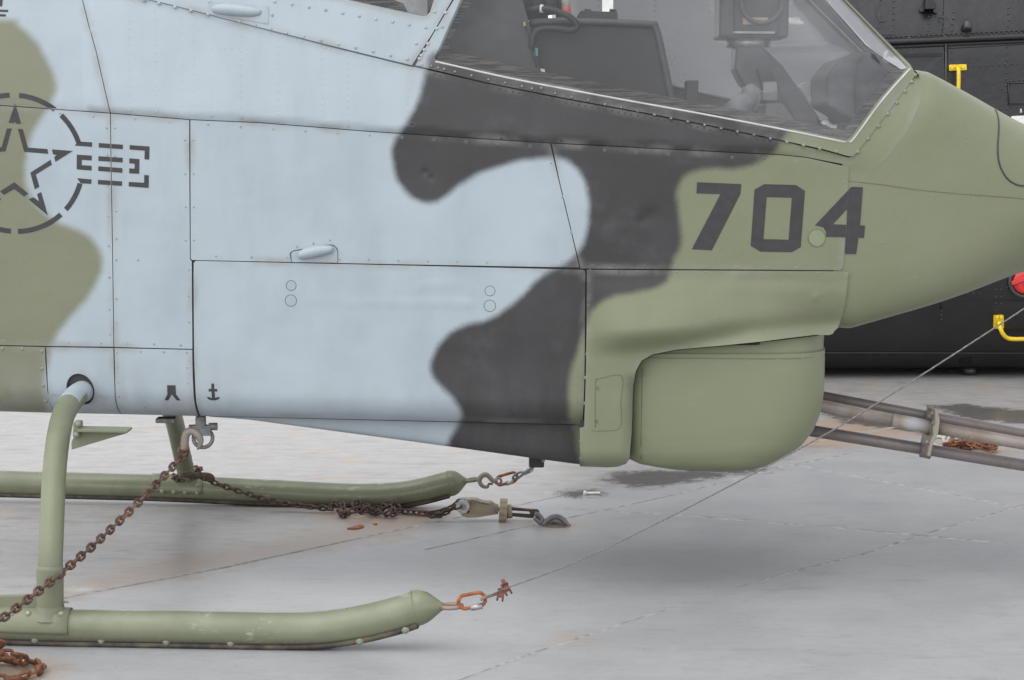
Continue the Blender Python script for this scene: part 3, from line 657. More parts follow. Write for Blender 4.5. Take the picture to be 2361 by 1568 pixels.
# ---- canopy
EDGE = rust_mat('chipped_edge', (.48, .48, .47, 1), (.55, .55, .54, 1), (.40, .40, .39, 1), 60, .45)
def rounded(P, rads, n=7):
    out = []; N = len(P)
    for i in range(N):
        r = rads[i] if hasattr(rads, '__len__') else rads
        if r <= 0: out.append(P[i]); continue
        b = Vector(P[i]); a = (Vector(P[i - 1]) - b); c = (Vector(P[(i + 1) % N]) - b); a = b + a.normalized() * min(r, a.length * .45); c = b + c.normalized() * min(r, c.length * .45)
        for k in range(n + 1):
            t = k / n; q = a * (1 - t) ** 2 + b * 2 * t * (1 - t) + c * t * t; out.append((q.x, q.y))
    return out
win = rounded([(1000,139),(1190,181),(1400,221),(1600,257),(1780,291),(1955,328),(1968,316),(2030,232),(2097,157),(2026,83),(1946,0),(1856,-92),(1108,-92),(1062,0)], [12,0,0,0,0,10,0,0,10,0,0,0,0,0])
fo = [(957,151)] + sill_edge[1:] + [(1990,334),(2050,256),(2112,172),(2098,148),(2030,80),(1954,2),(1862,-96),(1090,-96),(1052,-10),(1000,76)]
patch('canopy_frame', fo, S_can, CAMO, heli, off=.004, thick=.012, holes=[win], hole_shift=.0065, gap=.0006, grid=.01)
CAMW = win
seal_in = rounded([(1040,116),(1064,122),(1190,153),(1400,195),(1600,234),(1780,268),(1925,296),(1948,300),(1958,285),(2020,205),(2070,146),(2000,75),(1925,-4),(1840,-90),(1130,-90),(1088,0),(1035,95)], [22,0,0,0,0,0,26,0,0,0,10,0,0,0,0,0,16])
patch('window_seal', shr_win := [(CX + (x - CX), y) for x, y in win], S_can, SEAL, heli, off=-.0085, thick=0, holes=[seal_in], gap=0, camo=False, grid=.02)
groove('sill_edge', [(1004,142),(1190,183.5),(1400,223.5),(1600,259.5),(1780,293.5),(1950,328.5)], S_can, .0030, EDGE, heli, .0035)
groove('sill_edge', [(1958,328),(1971,316),(2033,232),(2098,158)], S_can, .0026, EDGE, heli, .0035)
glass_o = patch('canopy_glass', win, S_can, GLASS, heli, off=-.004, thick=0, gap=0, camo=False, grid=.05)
patch('glass_edge_glare', [(1815,-92),(1905,0),(1955,56),(1997,104),(2040,136),(2078,160),(2092,157),(2024,84),(1944,1),(1853,-92)], S_can, GLASSE, heli, off=-.003, thick=0, gap=0, camo=False, grid=.03)  # added pale strip standing in for glare where the glazing rolls over
patch('inner_strip', cr('D', (1600,370),(1632,375),(1800,530),(1965,650),(1940,690),(1770,555)), S_can, RUBBER, heli, off=-.010, thick=0, gap=0, camo=False, grid=.03)
# rear canopy door
dp = [(150,-46)] + [(x, y - 1) for x, y in door_edge[1:]] + [(1000,74),(1050,-12),(1086,-95),(1052,-95),(1001,0),(992,28),(984,37),(972,38),(900,22),(800,0),(620,-42),(440,-95),(300,-95)]
patch('canopy_door', dp, S_can, CAMO, heli, off=.0045, thick=.010, shift=.002, gap=.001)
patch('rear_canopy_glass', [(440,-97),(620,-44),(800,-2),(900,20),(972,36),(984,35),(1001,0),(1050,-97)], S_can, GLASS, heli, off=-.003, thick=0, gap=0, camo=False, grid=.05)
patch('rear_window_seal', [(440,-97),(620,-44),(800,-2),(900,20),(940,28),(930,8),(880,-12),(850,-20),(700,-45),(560,-97)], S_can, SEAL, heli, off=-.006, thick=0, gap=0, camo=False, grid=.05)
# far side of the canopy, windscreen and roof glazing
def mirror(o, name, mat=None):
    me = o.data; V = [(v.co.x, 2 * (YC0 + YAW * v.co.x) - v.co.y, v.co.z) for v in me.vertices]; F = [tuple(p.vertices)[::-1] for p in me.polygons]
    return mk(name, V, F, mat or P_DARK, heli, camo=(mat is CAMO))
for o in list(heli.children):
    if o.name == 'canopy_frame': mirror(o, 'far_canopy_frame', CAMO)
    if o.name == 'canopy_door': mirror(o, 'far_canopy_door', CAMO)
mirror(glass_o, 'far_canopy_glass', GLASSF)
def span(name, pts, mat, off=0.0):
    X, Z = place(pts, S_can); Yn = surf(X, Z, S_can, off); V, F = [], []
    for a, b, c in zip(X, Yn, Z):
        m_ = YC0 + YAW * a
        for k in range(9):
            t = -1 + k / 4; V.append((a, m_ + t * (m_ - b), c + .018 * (1 - t * t)))
    for i in range(len(X) - 1):
        for k in range(8): F.append((i * 9 + k, i * 9 + k + 1, i * 9 + 10 + k, i * 9 + 9 + k))
    return mk(name, V, F, mat, heli)
span('windscreen', [(2110,168),(2060,110),(2000,48),(1954,1),(1864,-94)], GLASS2, -.004)
span('windscreen_base', [(2121,176),(2114,167),(2108,161)], P_GREEN)
span('roof_glass', [(1864,-94),(1600,-94),(1300,-94),(1086,-94)], GLASS2, -.004)
# ---- door handle and lever
def teardrop(name, pts, r0, mat, parent, S, off, dz=0):
    X, Z = place(pts, S); Y = surf(X, Z, S, off); P = spline([Vector((a, b, c)) for a, b, c in zip(X, Y, Z)], 5); n = len(P)
    rad = [max(.0006, r0 * math.sin(math.pi * min(1, (k / (n - 1)) ** .62 * .94)) ** .6) for k in range(n)]; rad[-1] *= .75
    return tube(name, P, rad, mat, parent, 14)
hp = cr('B', (-110,70),(0,75),(120,85),(230,95),(285,97))
teardrop('door_handle', [hp[0], hp[1], hp[2], hp[3], hp[4]], .017, P_BLUE, heli, S_can, .006)
rec = patch('handle_plate', rounded(cr('B', (-130,20),(100,18),(345,50),(340,190),(290,180),(-120,112)), 3), S_can, CAMO, heli, off=.0062, thick=.002, gap=0)
lev = patch('lever_plate', rounded(cr('Q', (847,195),(985,170),(1125,145),(1165,160),(1180,190),(1180,273),(847,270)), [3,0,6,6,6,2,2]), S_body, CAMO, heli, off=.003, thick=.0045, shift=0, gap=0)
groove('plate_outline', cr('Q', (847,268),(847,195),(985,170),(1125,145),(1165,160),(1180,190),(1180,272)), S_body, .0013, GROOVE, heli, .0012)
teardrop('lever', cr('Q', (890,226),(960,205),(1040,188),(1110,178),(1150,172)), .016, P_BLUE, heli, S_body, .010)
# round latch covers: disc in a grooved ring
def disc_geo(c, nrm, r, h, n=20, ring=0.0):
    a, b = frame(nrm); V, F = [], []
    if ring: rr = [(r, .0), (r, h), (r - ring, h), (r - ring, 0)]
    else: rr = [(r, -.001), (r * .96, h), (r * .5, h * 1.05)]
    for q, hh in rr:
        for k in range(n): t = 2 * math.pi * k / n; V.append(c + (a * math.cos(t) + b * math.sin(t)) * q + nrm * hh)
    for i in range(len(rr) - 1):
        for k in range(n): F.append((i * n + k, i * n + (k + 1) % n, (i + 1) * n + (k + 1) % n, (i + 1) * n + k))
    if not ring: F.append(tuple((len(rr) - 1) * n + k for k in range(n)))
    return V, F
for (p, r, mt) in [(cr('Q', (843,440))[0], .0150, P_BLUE), (cr('Q', (841,550))[0], .0172, P_BLUE), (cr('Q', (2288,480))[0], .0150, P_BLUE), (cr('Q', (2287,588))[0], .0172, P_BLUE), (cr('C', (0,980))[0], .0075, P_DARK)]:
    c, nr = on(p), normal(p); V, F = disc_geo(c, nr, r - .0012, .0003); orient(mk('latch_cover', V, F, mt, heli, smooth=False)); V, F = disc_geo(c, nr, r, .0004, 24, .0014); orient(mk('latch_ring', V, F, GROOVE, heli))
pp = cr('F', (523,493))[0]; c, nr = on(pp, S_body, .002), normal(pp); V, F = disc_geo(c, nr, .024, .0012, 24); orient(mk('round_cover', V, F, paint('worn_green', (.225, .25, .165, 1)), heli, smooth=False)); V, F = disc_geo(c, nr, .0262, .0012, 24, .002); orient(mk('cover_ring', V, F, P_GREEN, heli))
for p in cr('G', (313,913),(306,1132)):
    c, nr = on(p, S_fair, .002), normal(p, S_fair); V, F = disc_geo(c, nr, .006, .0008, 12); orient(mk('screw', V, F, JOINT0, heli, smooth=False))
# ---- screws and rivets (each one its own piece, sharing four small meshes)
def dome_mesh(name, r, h, mats, centre=True):
    V, F, mi = [], [], []; n = 10; rings = [(1.0, 0.0), (.86, .55), (.5, .92), (.3, 1.0)]
    for q, hh in rings:
        for k in range(n): a = 2 * math.pi * k / n; V.append((r * q * math.cos(a), r * q * math.sin(a), h * hh))
    for i in range(3):
        for k in range(n): F.append((i * n + k, i * n + (k + 1) % n, (i + 1) * n + (k + 1) % n, (i + 1) * n + k)); mi.append(0)
    F.append(tuple(3 * n + k for k in range(n))); mi.append(1)
    me = bpy.data.meshes.new(name); me.from_pydata(V, [], F); setm(me, mats); me.polygons.foreach_set('material_index', mi); me.polygons.foreach_set('use_smooth', [True] * len(F)); me.update(); return me
SCR = simple('screw_recess', (.05, .047, .045, 1), .7); SCRU = rust_mat('screw_rust', (.20, .12, .07, 1), (.30, .18, .09, 1), (.12, .08, .05, 1), 200)
L_BLUE = paint('worn_blue', (.35, .39, .42, 1)); L_DARK = paint('worn_dark', (.11, .107, .11, 1)); L_GREEN = paint('worn_green_edge', (.235, .255, .175, 1))
MB = [P_BLUE, P_DARK, P_GREEN]; ML = [L_BLUE, L_DARK, L_GREEN]
SM = [[dome_mesh('screw', .0050, .0004, [m, c]) for c in (SCR, SCRU)] for m in ML]
RM = [[dome_mesh('rivet', .0052, .0026, [m, c]) for c in (m2, SCRU)] for m, m2 in zip(ML, [GALV, GALV, L_GREEN])]
def fasten(name, pts, meshes, S, off=0.0, rust=.25, parent=None):
    for p in pts:
        a, b = camo_sd(np.array([p[0]]), np.array([p[1]])); k = 1 if a[0] < 0 else (2 if b[0] < 0 else 0)
        o = bpy.data.objects.new(name, meshes[k][1 if rng.random() < rust else 0]); c = on(p, S, off); link(o, parent or heli, c)
        o.rotation_mode = 'QUATERNION'; o.rotation_quaternion = normal(p, S).to_track_quat('Z', 'Y')
fasten('rivet', cr('D', (110,1045),(252,1072),(395,1102),(535,1130),(678,1158),(818,1188),(960,1217),(1102,1246),(1243,1274),(1385,1300),(1568,1303),(1657,1190),(1748,1083),(1826,980),(1906,882),(1975,784),(2030,702),(2062,643))
    + cr('C', (335,565),(465,595),(598,627),(730,653),(862,680),(940,698),(1014,694),(1122,735),(1251,765),(1383,790),(1514,820),(1644,845),(1773,874),(1904,902),(2034,931),(2165,956),(261,100),(192,225),(233,211),(122,345),(54,463),(71,507),(150,520),(203,535),(250,545),(93,393),(69,437)), RM, S_can, .0042)
fasten('rivet', cr('B', (392,13),(527,36),(660,57),(791,79),(923,103),(1053,127),(1184,150),(1315,171),(1445,193),(1575,215),(1645,92),(1500,341),(373,118),(115,168),(236,197),(358,227),(481,257),(616,287),(754,318),(890,347),(1025,376),(1162,405),(1299,436),(1430,463)) + cr('A', (905,1),(998,20),(1098,44),(1198,67),(1318,12),(1307,90)), RM, S_can, .0045, .35)
fasten('rivet', cr('H', (15,215),(193,218),(370,237),(373,393),(380,547),(395,692)), RM, S_body, 0, 0)
fasten('screw', cr('A', (168,695),(377,713),(585,730),(670,805),(720,805),(848,747),(1064,765),(1160,881),(1212,881),(1162,1092),(1213,1092),(1165,1300),(1215,1300),(1165,1508),(1216,1508),(673,977),(722,980),(677,1166),(728,1325),(680,1356),(730,1498),(683,1543),(1306,782),(1511,796))
    + cr('B', (124,995),(378,1012),(632,1028),(883,1045),(1135,1062),(1387,1078),(1638,1094),(1889,1112),(2141,1128)) + cr('C', (925,1148),(1092,1284),(1157,1288))
    + cr('Q', (78,113),(136,113),(297,228),(556,235),(815,240),(1196,251),(1408,254),(1622,261),(1837,265),(2051,268),(2266,273),(886,158),(1006,135),(1125,112),(101,327),(100,518),(103,708),(40,876),(85,930),(85,1040),(92,1148),(97,1252),(102,1340))
    + cr('H', (20,150),(318,155),(611,163),(905,170),(985,88),(1137,172),(1378,175),(1045,250),(1258,243),(1464,246),(1050,385),(1055,517),(1060,647),(1075,750),(1280,752),(1488,755),(453,638),(903,652),(993,653)) + [(268,600),(252,640),(268,690),(252,715),(268,745),(318,600),(1297,455),(1308,455),(1316,535),(1328,535),(1295,602)], SM, S_body, 0, .4)
fasten('screw', cr('C', (1260,1168),(1512,1182),(1763,1199),(2014,1213),(2265,1224)) + cr('D', (490,1352),(763,1362),(1035,1386),(1300,1440)) + cr('G', (282,104),(425,106),(625,108),(828,110),(1026,112),(1228,116),(1426,117),(1625,119),(1822,120),(1912,53)) + cr('F', (740,58),(733,230)), SM, S_body, .002, .15)
fasten('screw', cr('F', (1142,135),(1430,163),(1750,190)) + [(2035,560),(2110,640),(2230,330)], SM, S_nose, 0, .1)
fasten('screw', cr('G', (264,137),(455,145),(645,147),(836,149),(1026,150),(1214,152),(1403,153),(1590,155),(1774,154),(1960,157),(1954,218),(1940,352),(253,368),(253,539),(245,687),(236,842),(233,1012),(205,1262),(203,1374)), SM, S_fair, .002, .1)
for p in cr('G', (847,692),(1070,702),(1297,706),(1505,703),(1673,692),(640,1010),(628,1310)):
    o = bpy.data.objects.new('screw', SM[2][0]); c = turret_pt(p[0], p[1]); link(o, heli, c); o.rotation_euler = (R(90), 0, 0)
# faint flush rivets, joined: too small to pick apart
V, F = [], []
def flush(p, S=S_body, r=.0029, off=0.0):
    c, nr = on(p, S, off), normal(p, S); v, f = disc_geo(c, nr, r, .00012, 8); b = len(V); V.extend(v); F.extend(tuple(b + i for i in q) for q in f)
for x0, y0, x1, y1, n in [(296,10,299,255,14),(356,25,360,258,13),(418,40,420,262,13),(446,40,448,262,13),(555,65,557,266,12),(486,210,487,267,4),(554,150,556,272,6),(640,90,641,280,12),(741,120,745,285,12),(802,130,802,292,12),(947,190,930,305,8),(1154,205,1156,320,7),(1290,240,1294,325,5),(487,112,566,113,6)]:
    for k in range(n): flush((x0 + (x1 - x0) * k / (n - 1), y0 + (y1 - y0) * k / (n - 1)))
for k in range(60):
    x = 1000 + k * 15.2; y = float(np.interp(x, [p[0] for p in sill_edge], [p[1] for p in sill_edge])) + 9.5
    if y < float(ledge(x)) - 6: flush((x, y))
for k in range(36): x = 560 + k * 11; flush((x, float(np.interp(x, [p[0] for p in door_edge], [p[1] for p in door_edge])) + 8))
fl = mk('flush_rivets', V, F, CAMO, heli, camo=True); orient(fl); fl['kind'] = 'stuff'
# ---- markings: thin paint films
def film(name, polys, S, off=.0009, mat=MARK):
    V, F = [], []
    for poly in polys:
        X, Z = place(resample(poly, 7), S); out = list(zip(X, Z)); g = .02
        a, b = np.meshgrid(np.arange(X.min(), X.max(), g), np.arange(Z.min(), Z.max(), g)); a, b = a.ravel(), b.ravel(); k = inside(out, a, b) & (segdist(out, a, b) > .007)
        pts = out + list(zip(a[k], b[k])); r = delaunay_2d_cdt([Vector(p) for p in pts], [(i, (i + 1) % len(out)) for i in range(len(out))], [], 0, 1e-6)
        V2 = np.array([tuple(v) for v in r[0]]); T = np.array([f for f in r[2] if len(f) == 3]); c = V2[T].mean(axis=1); T = T[inside(out, c[:, 0], c[:, 1])]; T = T[good(V2, T)]
        Y = surf(V2[:, 0], V2[:, 1], S, off); b0 = len(V); V += [(V2[i, 0], Y[i], V2[i, 1]) for i in range(len(V2))]
        for t in T:
            p = V2[t]; s = (p[1][0] - p[0][0]) * (p[2][1] - p[0][1]) - (p[1][1] - p[0][1]) * (p[2][0] - p[0][0]); t = t if s > 0 else t[::-1]; F.append(tuple(b0 + int(i) for i in t))
    return mk(name, V, F, mat, heli)
def clipx(poly, line, keep):
    """cut an outline at a joint line x = line(y); keep = -1 left part, +1 right part"""
    f = lambda p: (p[0] - line(p[1])) * keep; out = []
    for i in range(len(poly)):
        a, b = poly[i - 1], poly[i]; fa, fb = f(a), f(b)
        if fa * fb < 0: t = fa / (fa - fb); out.append((a[0] + (b[0] - a[0]) * t, a[1] + (b[1] - a[1]) * t))
        if fb >= 0: out.append(b)
    return out
star = []
def arc(a0, a1, r0=412, r1=443, c=(90, 1024)):
    n = max(3, int(abs(a1 - a0) / 4)); A = [R(a0 + (a1 - a0) * k / n) for k in range(n + 1)]
    return [(c[0] + r1 * math.cos(a), c[1] + r1 * math.sin(a) + .06 * r1 * math.cos(a) * .5) for a in A] + [(c[0] + r0 * math.cos(a), c[1] + r0 * math.sin(a) + .06 * r0 * math.cos(a) * .5) for a in A[::-1]]
for a0, a1 in ((-86,-53.5),(-46.5,-19.5),(15.5,41),(47,87),(93,133),(139,164),(196,222),(228,266)): star.append(arc(a0, a1))
tri = [[(95,648),(132,776),(101,776),(93,762),(85,772),(54,770)]]
half = [[(112,808),(143,810),(175,926),(298,935),(302,965),(152,952)], [(326,937),(457,947),(348,1015),(340,985),(356,972),(333,968)], [(318,1002),(325,1033),(224,1095),(247,1172),(218,1187),(190,1083)], [(232,1217),(258,1205),(300,1352),(178,1250),(208,1237),(245,1262)]]
star += tri + half + [[(186 - x, y - 3) for x, y in p] for p in half] + [[(90,1143),(178,1215),(150,1232),(88,1185),(25,1222),(0,1200)]]
bars = [[(488,887),(578,893),(577,921),(470,913)], [(620,897),(771,908),(770,936),(619,925)], [(814,910),(938,919),(936,1001),(906,999),(908,945),(813,938)], [(482,970),(576,976),(575,1006),(513,1003),(512,1036),(575,1040),(574,1070),(481,1062)],
        [(618,980),(770,990),(769,1019),(617,1009)], [(617,1043),(768,1055),(767,1084),(616,1072)], [(811,993),(875,998),(873,1090),(810,1087),(811,1056),(844,1058),(845,1027),(811,1024)], [(484,1118),(574,1125),(572,1153),(506,1150)],
        [(615,1128),(766,1138),(765,1166),(614,1156)], [(808,1141),(904,1146),(905,1097),(934,1100),(932,1179),(807,1169)]]
star += bars + [[(180 - x, y - 40 + 0) for x, y in p] for p in bars]
seam1 = lambda y: 255.4 + (y - 330) * .0118; pieces = []
for p in star:
    q = cr('A', *p); L = clipx(q, lambda y: seam1(y) - 1.7, -1); Rr = clipx(q, lambda y: seam1(y) + 1.7, 1)
    for s_ in (L, Rr):
        if len(s_) > 2:
            up, dn = [], []
            # the ledge joint also cuts the top of the ring
            yl = lambda x: float(ledge(x)); sw = [(b, a) for a, b in s_]
            up = clipx(sw, lambda x: yl(x) - 2.5, -1); dn = clipx(sw, lambda x: yl(x) + 1.8, 1)
            for c_ in (up, dn):
                if len(c_) > 2 and abs(area(c_)) > 1: pieces.append([(b, a) for a, b in c_])
film('insignia', pieces, S_body)
film('digit', [[(1607,420),(1709,424.5),(1707,447),(1641,577),(1595,574.5),(1661,447.5),(1605.5,446)]], S_body, .003)
zero_o = cr('F', (35,115),(110,72),(360,78),(430,125),(397,565),(325,605),(80,600),(5,555)); zero_i = cr('F', (130,173),(327,178),(302,508),(105,503))
film('digit', [[zero_o[7], zero_o[0], zero_o[1], ((zero_o[1][0]*.5+zero_o[2][0]*.5), (zero_o[1][1]+zero_o[2][1])/2), ((zero_i[0][0]+zero_i[1][0])/2, zero_i[0][1]+.5), zero_i[0], zero_i[3], ((zero_i[2][0]+zero_i[3][0])/2, zero_i[3][1]+.5), ((zero_o[5][0]+zero_o[6][0])/2, (zero_o[5][1]+zero_o[6][1])/2), zero_o[6]],
               [((zero_o[1][0]*.5+zero_o[2][0]*.5), (zero_o[1][1]+zero_o[2][1])/2), zero_o[2], zero_o[3], zero_o[4], zero_o[5], ((zero_o[5][0]+zero_o[6][0])/2, (zero_o[5][1]+zero_o[6][1])/2), ((zero_i[2][0]+zero_i[3][0])/2, zero_i[3][1]+.5), zero_i[2], zero_i[1], ((zero_i[0][0]+zero_i[1][0])/2, zero_i[0][1]+.5)]], S_body, .003)
film('digit', [cr('F', (508,395),(766,122),(760,268),(648,386),(753,390),(746,488),(588,485),(598,450),(575,412),(540,400))], S_body, .003)
film('digit', [cr('F', (774,114),(795,93),(885,96),(862,395),(902,397),(893,493),(850,491),(832,621),(744,618),(752,488),(760,390),(765,268))], S_body, .0012)
film('anchor_mark', [cr('H', (1890,528),(1915,528),(1916,576),(1943,577),(1942,600),(1918,600),(1922,659),(1940,655),(1930,650),(1968,652),(1950,672),(1920,681),(1895,681),(1865,673),(1845,651),(1880,650),(1872,655),(1893,660),(1891,600),(1865,600),(1866,575),(1889,576))], S_body)
film('jack_mark', [cr('H', (1493,543),(1568,543),(1572,625),(1610,682),(1577,682),(1533,625),(1500,682),(1467,680),(1495,625))], S_body)
film('stencil_mark', [cr('A', (-90,58),(52,62),(50,76),(-90,72)), cr('A', (-90,86),(38,90),(36,104),(-90,100)), cr('A', (-60,-10),(18,-10),(14,40),(-60,40))], S_body)
# ---- belly hardware
box('drain_block', ah(1237, 1062, YC0 - .2), (.045, .06, .034), P_DARK, heli, bev=.004)
box('belly_plate', ah(383, 968, SIDE + .14), (.055, .05, .014), STEEL, heli)
tc = ah(463, 985, SIDE + .10)
box('ring_lug', tc + Vector((0, 0, .016)), (.030, .022, .036), STEEL, heli, bev=.006)
tube('ring_pin', [tc + Vector((-.034, 0, .002)), tc + Vector((.044, 0, .002))], .006, STEEL, heli, 10)
tube('ring_nut', [tc + Vector((.024, 0, .002)), tc + Vector((.048, 0, .002))], .012, STEEL, heli, 6)
tube('tie_down_ring', [tc + Vector((.006 + .028 * math.cos(a), .004 * math.sin(a), -.032 + .027 * math.sin(a))) for a in [2 * math.pi * k / 24 for k in range(24)]], .0058, STEEL, heli, 8, closed=True)
prism('ring_saddle', [tc + Vector((x, -.012, z)) for x, z in ((-.026,.006),(.034,.006),(.030,-.014),(.034,-.024),(-.024,-.024),(-.018,-.014))], .024, STEEL, heli, .003)
# ---- landing gear
NSK, FSK = 5.413, 7.54
def legpath(pts): return spline([ah(x, y, Y) for x, y, Y in pts], 8)
tube('cross_tube_root', legpath([(230,915,6.45),(205,905,6.15),(190,903,6.02),(172,915,5.93),(158,933,5.85)]), .0316, P_BLUE, heli, 20)
lp = legpath([(177,912,5.955),(165,925,5.89),(147,956,5.78),(136,1000,5.68),(128,1060,5.59),(123,1130,5.52),(119,1230,5.45),(116,1310,NSK),(115,1400,NSK)])
tube('landing_gear_leg', lp, .0319, LEG, heli, 24)
tube('leg_sleeve', [ah(116, 1302, NSK), ah(115.5, 1312, NSK), ah(115, 1400, NSK), ah(114.5, 1420, NSK)], [.0330, .0352, .0355, .037], LEG, heli, 24)
# step bracket on the leg
bp_ = cr('H', (655,870),(712,870),(712,985),(650,1010)); prism_d('step_bracket', bp_, 5.56, .05, LEG, heli, .004)
prism_d('step_fin', cr('H', (690,935),(1145,945),(1143,968),(640,1118),(640,1050)), 5.575, .012, LEG, heli, .001)
prism_d('step_tread', cr('H', (690,935),(1140,944),(1146,955),(1140,970),(690,962)), 5.545, .07, LEG, heli, .003)
for p in cr('H', (702,890),(685,985)):
    o = bpy.data.objects.new('bolt', RM[2][0]); link(o, heli, ah(p[0], p[1], 5.555)); o.rotation_euler = (R(90), 0, 0); o.scale = (1.5, 1.5, 2)
flp = legpath([(385,930,6.95),(400,965,7.15),(409,1000,7.3),(420,1050,7.44),(434,1110,FSK)])
tube('landing_gear_leg', flp, .0316, LEG, heli, 20)
for (x, y, Y) in ((421.5,1056,7.455),(425.5,1074,7.48)): 
    a = ah(x, y, Y); d = (flp[-1] - flp[-6]).normalized(); tube('leg_band', [a - d * .0012, a + d * .0012], .0326, L_GREEN, heli, 20)
def skid(Y, cen, eye, shoe_pts, sc):
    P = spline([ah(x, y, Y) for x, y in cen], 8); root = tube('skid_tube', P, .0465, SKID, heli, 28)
    d = (P[-1] - P[-4]).normalized(); E = ah(*eye, Y); L = (E - P[-1]).length; cap = [P[-2].lerp(P[-1], .5)] + [P[-1] + (E - P[-1]) * t for t in (0, .18, .38, .58, .78, .93, 1.0)]
    tube('end_cap', cap, [.0462, .0466, .0452, .040, .031, .020, .012, .010], SKID, root, 28)
    # lifting eye, lying flat
    c = E + (E - P[-1]).normalized() * .022 + Vector((0, 0, -.001)); ax = (E - P[-1]).normalized(); side = Vector((0, 1, 0))
    ring = [c + ax * (.026 * math.cos(a)) + side * (.022 * math.sin(a)) for a in [2 * math.pi * k / 24 for k in range(24)]]
    tube('eye', ring, .0062, HOOKM if Y < 6 else SKID, root, 8, closed=True, flat=1.0)
    # weld line at the cap
    n1, n2 = frame(d); tube('cap_weld', [P[-1] + (n1 * math.cos(a) + n2 * math.sin(a)) * .0464 for a in [2 * math.pi * k / 28 for k in range(28)]], .0013, L_GREEN, root, 6, closed=True)
    # wear shoe under the tube
    V, F = [], []; Q = P[:-3]
    for i, p in enumerate(Q):
        t = (Q[min(i + 1, len(Q) - 1)] - Q[max(i - 1, 0)]).normalized(); up = Vector((0, 1, 0)).cross(t).normalized(); up = up if up.z > 0 else -up
        for k in range(9):
            a = R(-52 + 13 * k); V.append(p + (Vector((0, 1, 0)) * math.sin(a) - up * math.cos(a)) * .0495)
        V.append(p - up * .0470 + Vector((0, .03, 0))); V.append(p - up * .0470 - Vector((0, .03, 0)))
    for i in range(len(Q) - 1):
        for k in range(11): F.append((i * 11 + k, i * 11 + (k + 1) % 11, i * 11 + 11 + (k + 1) % 11, i * 11 + 11 + k))
    orient(mk('wear_shoe', V, F, SHOE, root)); 
    for x, y in shoe_pts:
        o = bpy.data.objects.new('shoe_bolt', SHB); link(o, root, ah(x, y, Y - .034)); o.rotation_euler = (R(108), 0, 0)
    return root
SHOE = rust_mat('worn_shoe', (.035, .03, .026, 1), (.075, .062, .048, 1), (.13, .105, .07, 1), 30, .7)
SHB = dome_mesh('shoe_bolt', .0105, .006, [L_GREEN, GALV])
s1 = skid(NSK, [(-330,1428),(-120,1437),(60,1443),(170,1446),(450,1450),(640,1453),(740,1450),(820,1439),(880,1426),(930,1412),(962,1401)], (1022, 1398), cr('I', (268,1264),(775,1270),(1272,1280),(1765,1289)) + cr('M', (328,748),(760,640)), 1)
s2 = skid(FSK, [(-330,1102),(0,1114),(200,1119),(380,1124),(640,1136),(749,1142),(850,1144),(920,1140),(970,1132),(1010,1122),(1040,1114)], (1076, 1108), [], 1)
# saddles that join leg and skid
def saddle(Y, x0, x1, cy, boltp, ssc):
    V, F = [], []; A = [R(a) for a in range(-100, 101, 10)]; N = 12
    for i in range(N + 1):
        x = x0 + (x1 - x0) * i / N; c = ah(x, float(np.interp(x, *cy)), Y)
        for rr in (.0485, .0515):
            for a in A: V.append(c + Vector((0, -math.sin(a) * rr, math.cos(a) * rr)))
    m = len(A); st = 2 * m
    for i in range(N):
        for k in range(m - 1):
            F.append((i * st + m + k, i * st + m + k + 1, (i + 1) * st + m + k + 1, (i + 1) * st + m + k)); F.append((i * st + k, i * st + k + 1, (i + 1) * st + k + 1, (i + 1) * st + k))
        F.append((i * st, i * st + m, (i + 1) * st + m, (i + 1) * st)); F.append((i * st + m - 1, i * st + 2 * m - 1, (i + 1) * st + 2 * m - 1, (i + 1) * st + m - 1))
    for i in (0, N):
        for k in range(m - 1): F.append((i * st + k, i * st + k + 1, i * st + m + k + 1, i * st + m + k))
    o = orient(mk('skid_saddle', V, F, LEG if Y < 6 else SKID, heli))
    me = o.data
    for x, y, k in boltp:
        b = bpy.data.objects.new('saddle_bolt', SHB); c0 = ah(x, float(np.interp(x, *cy)), Y); zt = ah(x, y, Y - .045).z - c0.z; s_ = max(-1, min(1, zt / .0515)); aa = math.asin(s_)
        link(b, o, c0 + Vector((0, -math.cos(aa) * .0515, zt))); b.rotation_euler = (R(90) - aa * 1.0, 0, 0); b.scale = (.85, .85, .9)
    return o
cyN = ([-330, 60, 170, 450], [1428, 1443, 1446, 1450])
saddle(NSK, -190, 164, cyN, [(x, y, 0) for x, y in cr('I', (-20,1064),(111,1066),(238,1069),(363,1070),(488,1072),(506,1008))], 1)
cyF = ([-330, 0, 380, 640], [1102, 1114, 1124, 1136])
saddle(FSK, 352, 470, cyF, [(x, y, 0) for x, y in cr('J', (30,948),(152,955),(272,962),(392,966),(515,970),(518,888))], 1)
V, F = tube_geo([ah(115, 1395, NSK), ah(115, 1412, NSK), ah(115, 1425, NSK)], [.0365, .041, .052], 24, cap=False); mk('leg_flare', V, F, LEG, heli)
prism_d('saddle_web', cr('I', (-160,925),(270,918),(340,905),(380,960),(380,1020),(-160,1020)), NSK - .008, .016, LEG, heli, .003)
